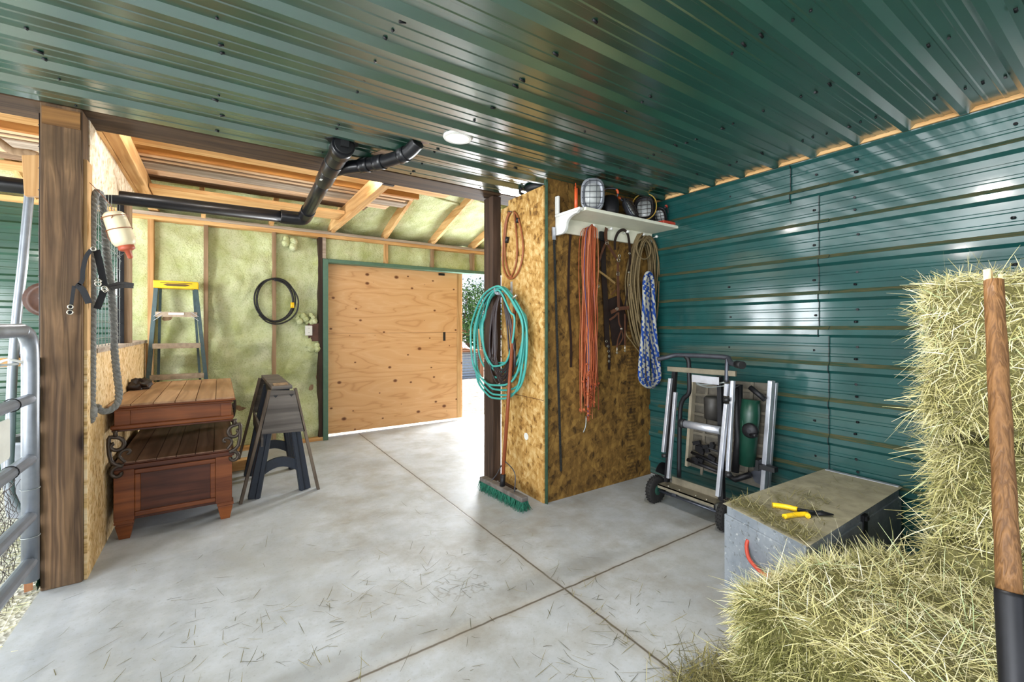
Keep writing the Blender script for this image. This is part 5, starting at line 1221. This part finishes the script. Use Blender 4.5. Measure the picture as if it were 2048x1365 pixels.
litter('loose_hay', 'heap of loose darker hay at the foot of the floor bale', foot, .13, .0017, 41, .06)
sc_ = np.concatenate([blob(260, 1.25, .82, .16, .16), blob(160, 1.02, 1.0, .2, .2), blob(90, 1.5, 1.35, .25, .25)])
litter('scattered_hay', 'thin scatter of hay stems on the concrete near the bale', sc_, .12, .0012, 42, .01, dark=.3)
P = np.stack([r.uniform(-.6, 1.7, 230), r.uniform(1.3, 3.2, 230), np.full(230, .004)], 1); P2 = blob(120, .05, 2.05, .45, .3); P3 = blob(60, .75, 2.15, .3, .12)
litter('hay_stems', 'single stems of hay scattered over the open concrete floor', np.concatenate([P[:150], P2, P3]), .13, .0013, 43, .004, dark=.22)
def on_lid(n, s0, s1, t0, t1):
    a, b_ = r.uniform(s0, s1, n), r.uniform(t0, t1, n); out = []
    for s, t in zip(a, b_):
        p = FL.lerp(FR, s).lerp(BL.lerp(BR, s), t); out.append((p.x, p.y, HB+.004+.012*random.random()))
    return np.array(out)
lid = np.concatenate([on_lid(700, .0, 1.0, .005, .13), on_lid(170, .05, .95, .1, .35), on_lid(150, .1, .7, .28, .5), on_lid(60, .3, .9, .4, .9)])
lo = litter('hay_on_box', 'hay stems strewn over the lid of the grey box', lid, .10, .0013, 44, .02, dark=.5)
st = np.stack([r.uniform(-1.35, -.75, 700), r.uniform(2.4, 4.4, 700), np.full(700, -.012)], 1)
o = hay_mesh('stall_straw', mat_hay, [strands(st, np.concatenate([r.normal(size=(700, 2)), r.uniform(-.02, .1, (700, 1))], 1), r.uniform(.05, .16, 700), r.uniform(.0008, .0016, 700), .02, 5, np.clip(r.normal(.75, .2, 700), 0, 1))], None, (-1, 3, 0)); tag(o, 'pale straw litter on the stall floor beyond the gate', 'straw', kind='stuff')
# shovel standing in front of the hay
sp0, sp1 = V((1.282, .172, .0)), CAM+ray(1989, 548)*1.0
sv = thing('shovel', 'old shovel with broken brown handle standing in front of the hay stack', 'shovel', (1.27, .165, 0))
hb, ht = CAM+ray(2030, 1300)*.86, CAM+ray(1987, 562)*1.05
hs = CAM+ray(2019, 1192)*.89
b = MB(); n_ = 14; b.tube([hs.lerp(ht, i/n_)+V((.0006*math.sin(i*1.3), .0006*math.cos(i*2.1), 0)) for i in range(n_+1)], [.0195-.0025*i/n_+.0003*math.sin(i*2) for i in range(n_+1)], 16); b.build('handle', mat_shovel, sv)
ax = (ht-hs).normalized(); x, y = frame_of(ax)
b = MB(); b.prism([ht+x*.002-y*.012, ht+x*.015-y*.01, ht+x*.014+y*.008, ht+x*.002+y*.012], ax*.028); b.prism([ht-x*.016-y*.006, ht-x*.009-y*.008, ht-x*.01+y*.006], ax*.012); b.build('splintered_end', mat_splinter, sv)
bot = hs+(hs-ht).normalized()*(.30); bot2 = bot+(hs-ht).normalized()*.12
b = MB(); b.tube([hs+ax*.008, hs, hs-ax*.18, bot], [.0215, .0225, .0215, .021], 18); b.build('socket', mat_steel2, sv)
bl0 = bot; dn = (V((bot.x-.02, bot.y-.01, .005))-bot)
def blade(u, v):
    w_ = .11*(1-max(0, v-.6)**2*3.2); p = bl0+dn*v+x*(u*2-1)*w_*min(1, .25+v*4); return p+y*(.02*math.cos((u*2-1)*1.5)-.02)
o = grid_mesh('blade', mat_steel2, blade, 10, 12, sv); md = o.modifiers.new('Solidify', 'SOLIDIFY'); md.thickness = .003
# ------------------------------------------------------------------ outdoors seen through the doorway
bd_ = thing('raised_garden_bed', 'raised garden bed of corrugated metal and red wood outside the doorway', 'garden bed', (5.0, 11.2, -.03))
pr = [(2.6+.0085*i*2, 0) for i in range(1)]
b = MB(); vs = []; m = 0
zz = [(.0+.66*i/72, .011*math.sin(i/72*2*math.pi*9)) for i in range(73)]
for x in (3.6, 5.9): 
    for z, o_ in zz: vs.append((x, 10.45+o_, z-.03))
b.add(vs, [(i, i+1, 73+i+1, 73+i) for i in range(72)], True); b.build('metal_side', mat_cor, bd_)
b = MB(); vs = []
for y in (10.45, 12.2):
    for z, o_ in zz: vs.append((5.9+o_, y, z-.03))
b.add(vs, [(i, i+1, 73+i+1, 73+i) for i in range(72)], True); b.build('metal_side', mat_cor, bd_)
for x, y in ((5.93, 10.42), (3.6, 10.42), (5.93, 12.2)): MB().box(x-.06, x+.06, y-.06, y+.06, -.03, .66).build('corner_post', mat_redwoodz, bd_)
MB().box(3.5, 6.03, 10.34, 10.52, .66, .71).build('cap_rail', mat_redwood, bd_); MB().box(5.85, 6.03, 10.52, 12.3, .66, .71).build('cap_rail', mat_redwood, bd_)
def cov(u, v): return (3.7+2.1*u, 10.6+1.5*v, .62+.50*math.sin(math.pi*min(1, max(0, v*.9+.05)))**.6*(1-.75*max(0, u*2.1-1.75)**2*8 if u > .83 else 1))
o = grid_mesh('row_cover', mat_cloth, cov, 20, 12, bd_)
f = thing('garden_fence', 'low red wooden rail fence behind the garden bed', 'fence', (8, 14.2, -.03))
MB().box(4, 12, 14.1, 14.14, 1.02, 1.24).build('rail', mat_redwood, f)
for x in (5.2, 7.0, 8.8, 10.6): MB().box(x-.05, x+.05, 14.14, 14.24, -.03, 1.25).build('fence_post', mat_redwoodz, f)
tag(MB().cyl((6.72, 11.9, -.03), (6.72, 11.9, 1.28), .05, 10).build('garden_stake', mat_pine_z), 'pale round wooden stake standing beyond the garden bed', 'stake')
def bush(name, label, c_, R, H, n, seed, cat='tree', bloom=.03, z0=.5):
    r = np.random.default_rng(seed); t = thing(name, label, cat, c_)
    b = MB(); rr = random.Random(seed)
    for k in range(9):
        a_ = rr.uniform(0, 6.28); tip = V((c_[0]+R*.6*math.cos(a_)*rr.random(), c_[1]+R*.6*math.sin(a_)*rr.random(), c_[2]+H*rr.uniform(.7, 1.0)))
        b.tube(spline([V(c_), V(c_).lerp(tip, .4)+V((rr.uniform(-.1, .1), rr.uniform(-.1, .1), 0)), tip], 4), [.05*(1-i/9)+.008 for i in range(9)], 6)
    b.build('stems', mat_stud_z, t)
    # leaf clumps
    nc = 70; cen = r.normal(size=(nc, 3))*np.array([R*.42, R*.42, H*.2])+np.array([c_[0], c_[1], c_[2]+z0+H*.42]); cen[:, 2] = np.clip(cen[:, 2], c_[2]+z0*.4, c_[2]+H)
    tops = np.arange(nc) % 7 == 0; cen[tops, 2] = c_[2]+H*r.uniform(.85, 1.05, tops.sum())
    P = cen[r.integers(0, nc, n)]+r.normal(size=(n, 3))*np.array([R*.13, R*.13, H*.075])
    D = r.normal(size=(n, 3)); L = r.uniform(.05, .12, n); W = r.uniform(.018, .035, n)
    o = hay_mesh('leaves', mat_leaf2, [strands(P, D, L, W, .1, seed, r.random(n))], t); tag(o, kind='stuff')
mat_leaf2 = mk_hay('leaf_mix', [(0.0, '#20380f'), (.4, '#3c6024'), (.75, '#5a803a'), (.93, '#74924e'), (.97, '#a8a09a'), (1.0, '#b0aaa4')])
bush('flowering_tree', 'bushy green tree with pale blossoms beyond the garden bed', (8.0, 15.6, -.03), 2.3, 2.75, 8000, 51)
bush('garden_shrub', 'small leafy shrub climbing the stake beside the garden bed', (6.95, 12.3, -.03), .5, 1.75, 1500, 52, 'shrub', z0=.5)
bush('distant_tree', 'dark spiky tree top farther off behind the blossoming tree', (13.6, 24.5, -.03), 2.2, 3.9, 3500, 53)
EXPOSURE = 0.9
SKY, SUN = .85, 5.0
LAMP, LAMP2 = 3, 11
DOORS = [('daylight_stall_door', (XL-.1, 4.72, 1.05), (1, 0, 0), 1.45, 2.1, 110, (.93, .97, 1)), ('daylight_side', (XL-.1, -.4, 1.06), (1, .05, 0), 4.9, 2.1, 280, (.94, .97, 1)), ('daylight_front', (-.2, YN-.2, 1.2), (0, 1, 0), 4.6, 2.3, 42, (.95, .97, 1))]
DOORS.append(('daylight_doorway', (3.72, YB+.24, 1.05), (-.72, -.69, .02), .56, 2.0, 105, (.94, .97, 1)))
FILL_BULBS = [(.0, 3.53, 2.66, 11, 'added unseen fill bulb behind the header beam over the chest'), (.95, 3.53, 2.66, 9, 'added unseen fill bulb behind the header beam over the sawhorses'), (-.89, 4.55, 1.80, 14, 'added unseen fill bulb in the stall behind the gate post')]
# ------------------------------------------------------------------ camera, light, world
cam = bpy.data.cameras.new('camera'); co = bpy.data.objects.new('camera', cam); COL.objects.link(co)
cam.sensor_width = 36; cam.lens = FPX/2048*36; cam.shift_y = -(682.5-CY)/2048; cam.clip_start = .05
co.location = CAM; co.rotation_euler = (math.pi/2, 0, -YAW)
S = bpy.context.scene; S.camera = co
S.view_settings.view_transform = 'Standard'; S.view_settings.look = 'None'; S.view_settings.gamma = 1; S.view_settings.use_curve_mapping = False
S.view_settings.exposure = EXPOSURE
def light(name, typ, loc, energy, col=(1, 1, 1), **kw):
    l = bpy.data.lights.new(name, typ); l.energy = energy; l.color = col; o = bpy.data.objects.new(name, l); COL.objects.link(o); o.location = loc
    rot = kw.pop('rot', None)
    if rot: o.rotation_euler = rot
    for k, v in kw.items(): setattr(l, k, v)
    return o
def door_light(name, loc, aim, sx, sy, e, col):
    o = light(name, 'AREA', loc, e, col, shape='RECTANGLE', size=sx, size_y=sy)
    o.rotation_euler = V(aim).to_track_quat('-Z', 'Y').to_euler(); return o
W = bpy.data.worlds.new('sky'); S.world = W; W.use_nodes = True; wt = W.node_tree; wt.nodes.clear()
wo = wt.nodes.new('ShaderNodeOutputWorld'); bg = wt.nodes.new('ShaderNodeBackground'); wt.links.new(bg.outputs[0], wo.inputs[0])
tc = wt.nodes.new('ShaderNodeTexCoord'); ns = wt.nodes.new('ShaderNodeTexNoise'); ns.inputs['Scale'].default_value = 3.2; ns.inputs['Detail'].default_value = 6
wt.links.new(tc.outputs['Generated'], ns.inputs['Vector'])
rp = wt.nodes.new('ShaderNodeValToRGB'); rp.color_ramp.elements[0].position = .42; rp.color_ramp.elements[0].color = C('#8fb6ee'); rp.color_ramp.elements[1].position = .66; rp.color_ramp.elements[1].color = C('#f2f5fb')
wt.links.new(ns.outputs['Fac'], rp.inputs[0]); wt.links.new(rp.outputs[0], bg.inputs[0]); bg.inputs[1].default_value = SKY
sun = light('sun', 'SUN', (6, 12, 12), SUN, (1, .96, .9), angle=.01)
sun.rotation_euler = V((-.40, -.22, -.9)).to_track_quat('-Z', 'Y').to_euler()
for nm, a, b_, c_, d_, e_, f_ in DOORS: door_light(nm, a, b_, c_, d_, e_, f_)
# recessed ceiling lamps: the one in view and added unseen fill lamps like it
def downlight(x, y, label, energy, grp=None):
    t = thing('recessed_light', label, 'light', (x, y, HC-.012))
    MB().lathe([(.086, .012), (.088, .004), (.083, -.004), (.062, -.006), (.060, .0), (.060, .011)], (x, y, HC-.012), n=28).build('trim_ring', mat_white, t)
    MB().lathe([(.002, .0), (.0595, .0), (.0595, .006), (.002, .006)], (x, y, HC-.016), n=24).build('lens', mat_lamp, t)
    l = light('downlight_lamp', 'AREA', (x, y, HC-.03), energy, (1, .95, .88), shape='DISK', size=.12); return t
downlight(1.172, 2.328, 'lit round white recessed light in the green metal ceiling', LAMP)
for x, y, lb, e_ in ((1.3, .78, 'over the near hay', LAMP2*1.5), (-1.4, -1.6, 'inside the front doorway', LAMP2), (-2.2, 1.6, 'over the stall beyond the gate', LAMP2)): downlight(x, y, 'added unseen ceiling fill light '+lb, e_)
# added fill bulbs, unseen behind beam and gate post, brightening the back bay
for (x, y, z, e, lb) in FILL_BULBS:
    t = thing('added_fill_bulb', lb, 'light', (x, y, z))
    MB().lathe([(.03, .06), (.032, .03), (.02, .0)], (x, y, z)).build('socket', mat_white, t); MB().ball((x, y, z-.03), .03).build('bulb', mat_lamp, t)
    light('fill_bulb_lamp', 'POINT', (x, y, z-.08), e, (1, .98, .95), shadow_soft_size=.06)
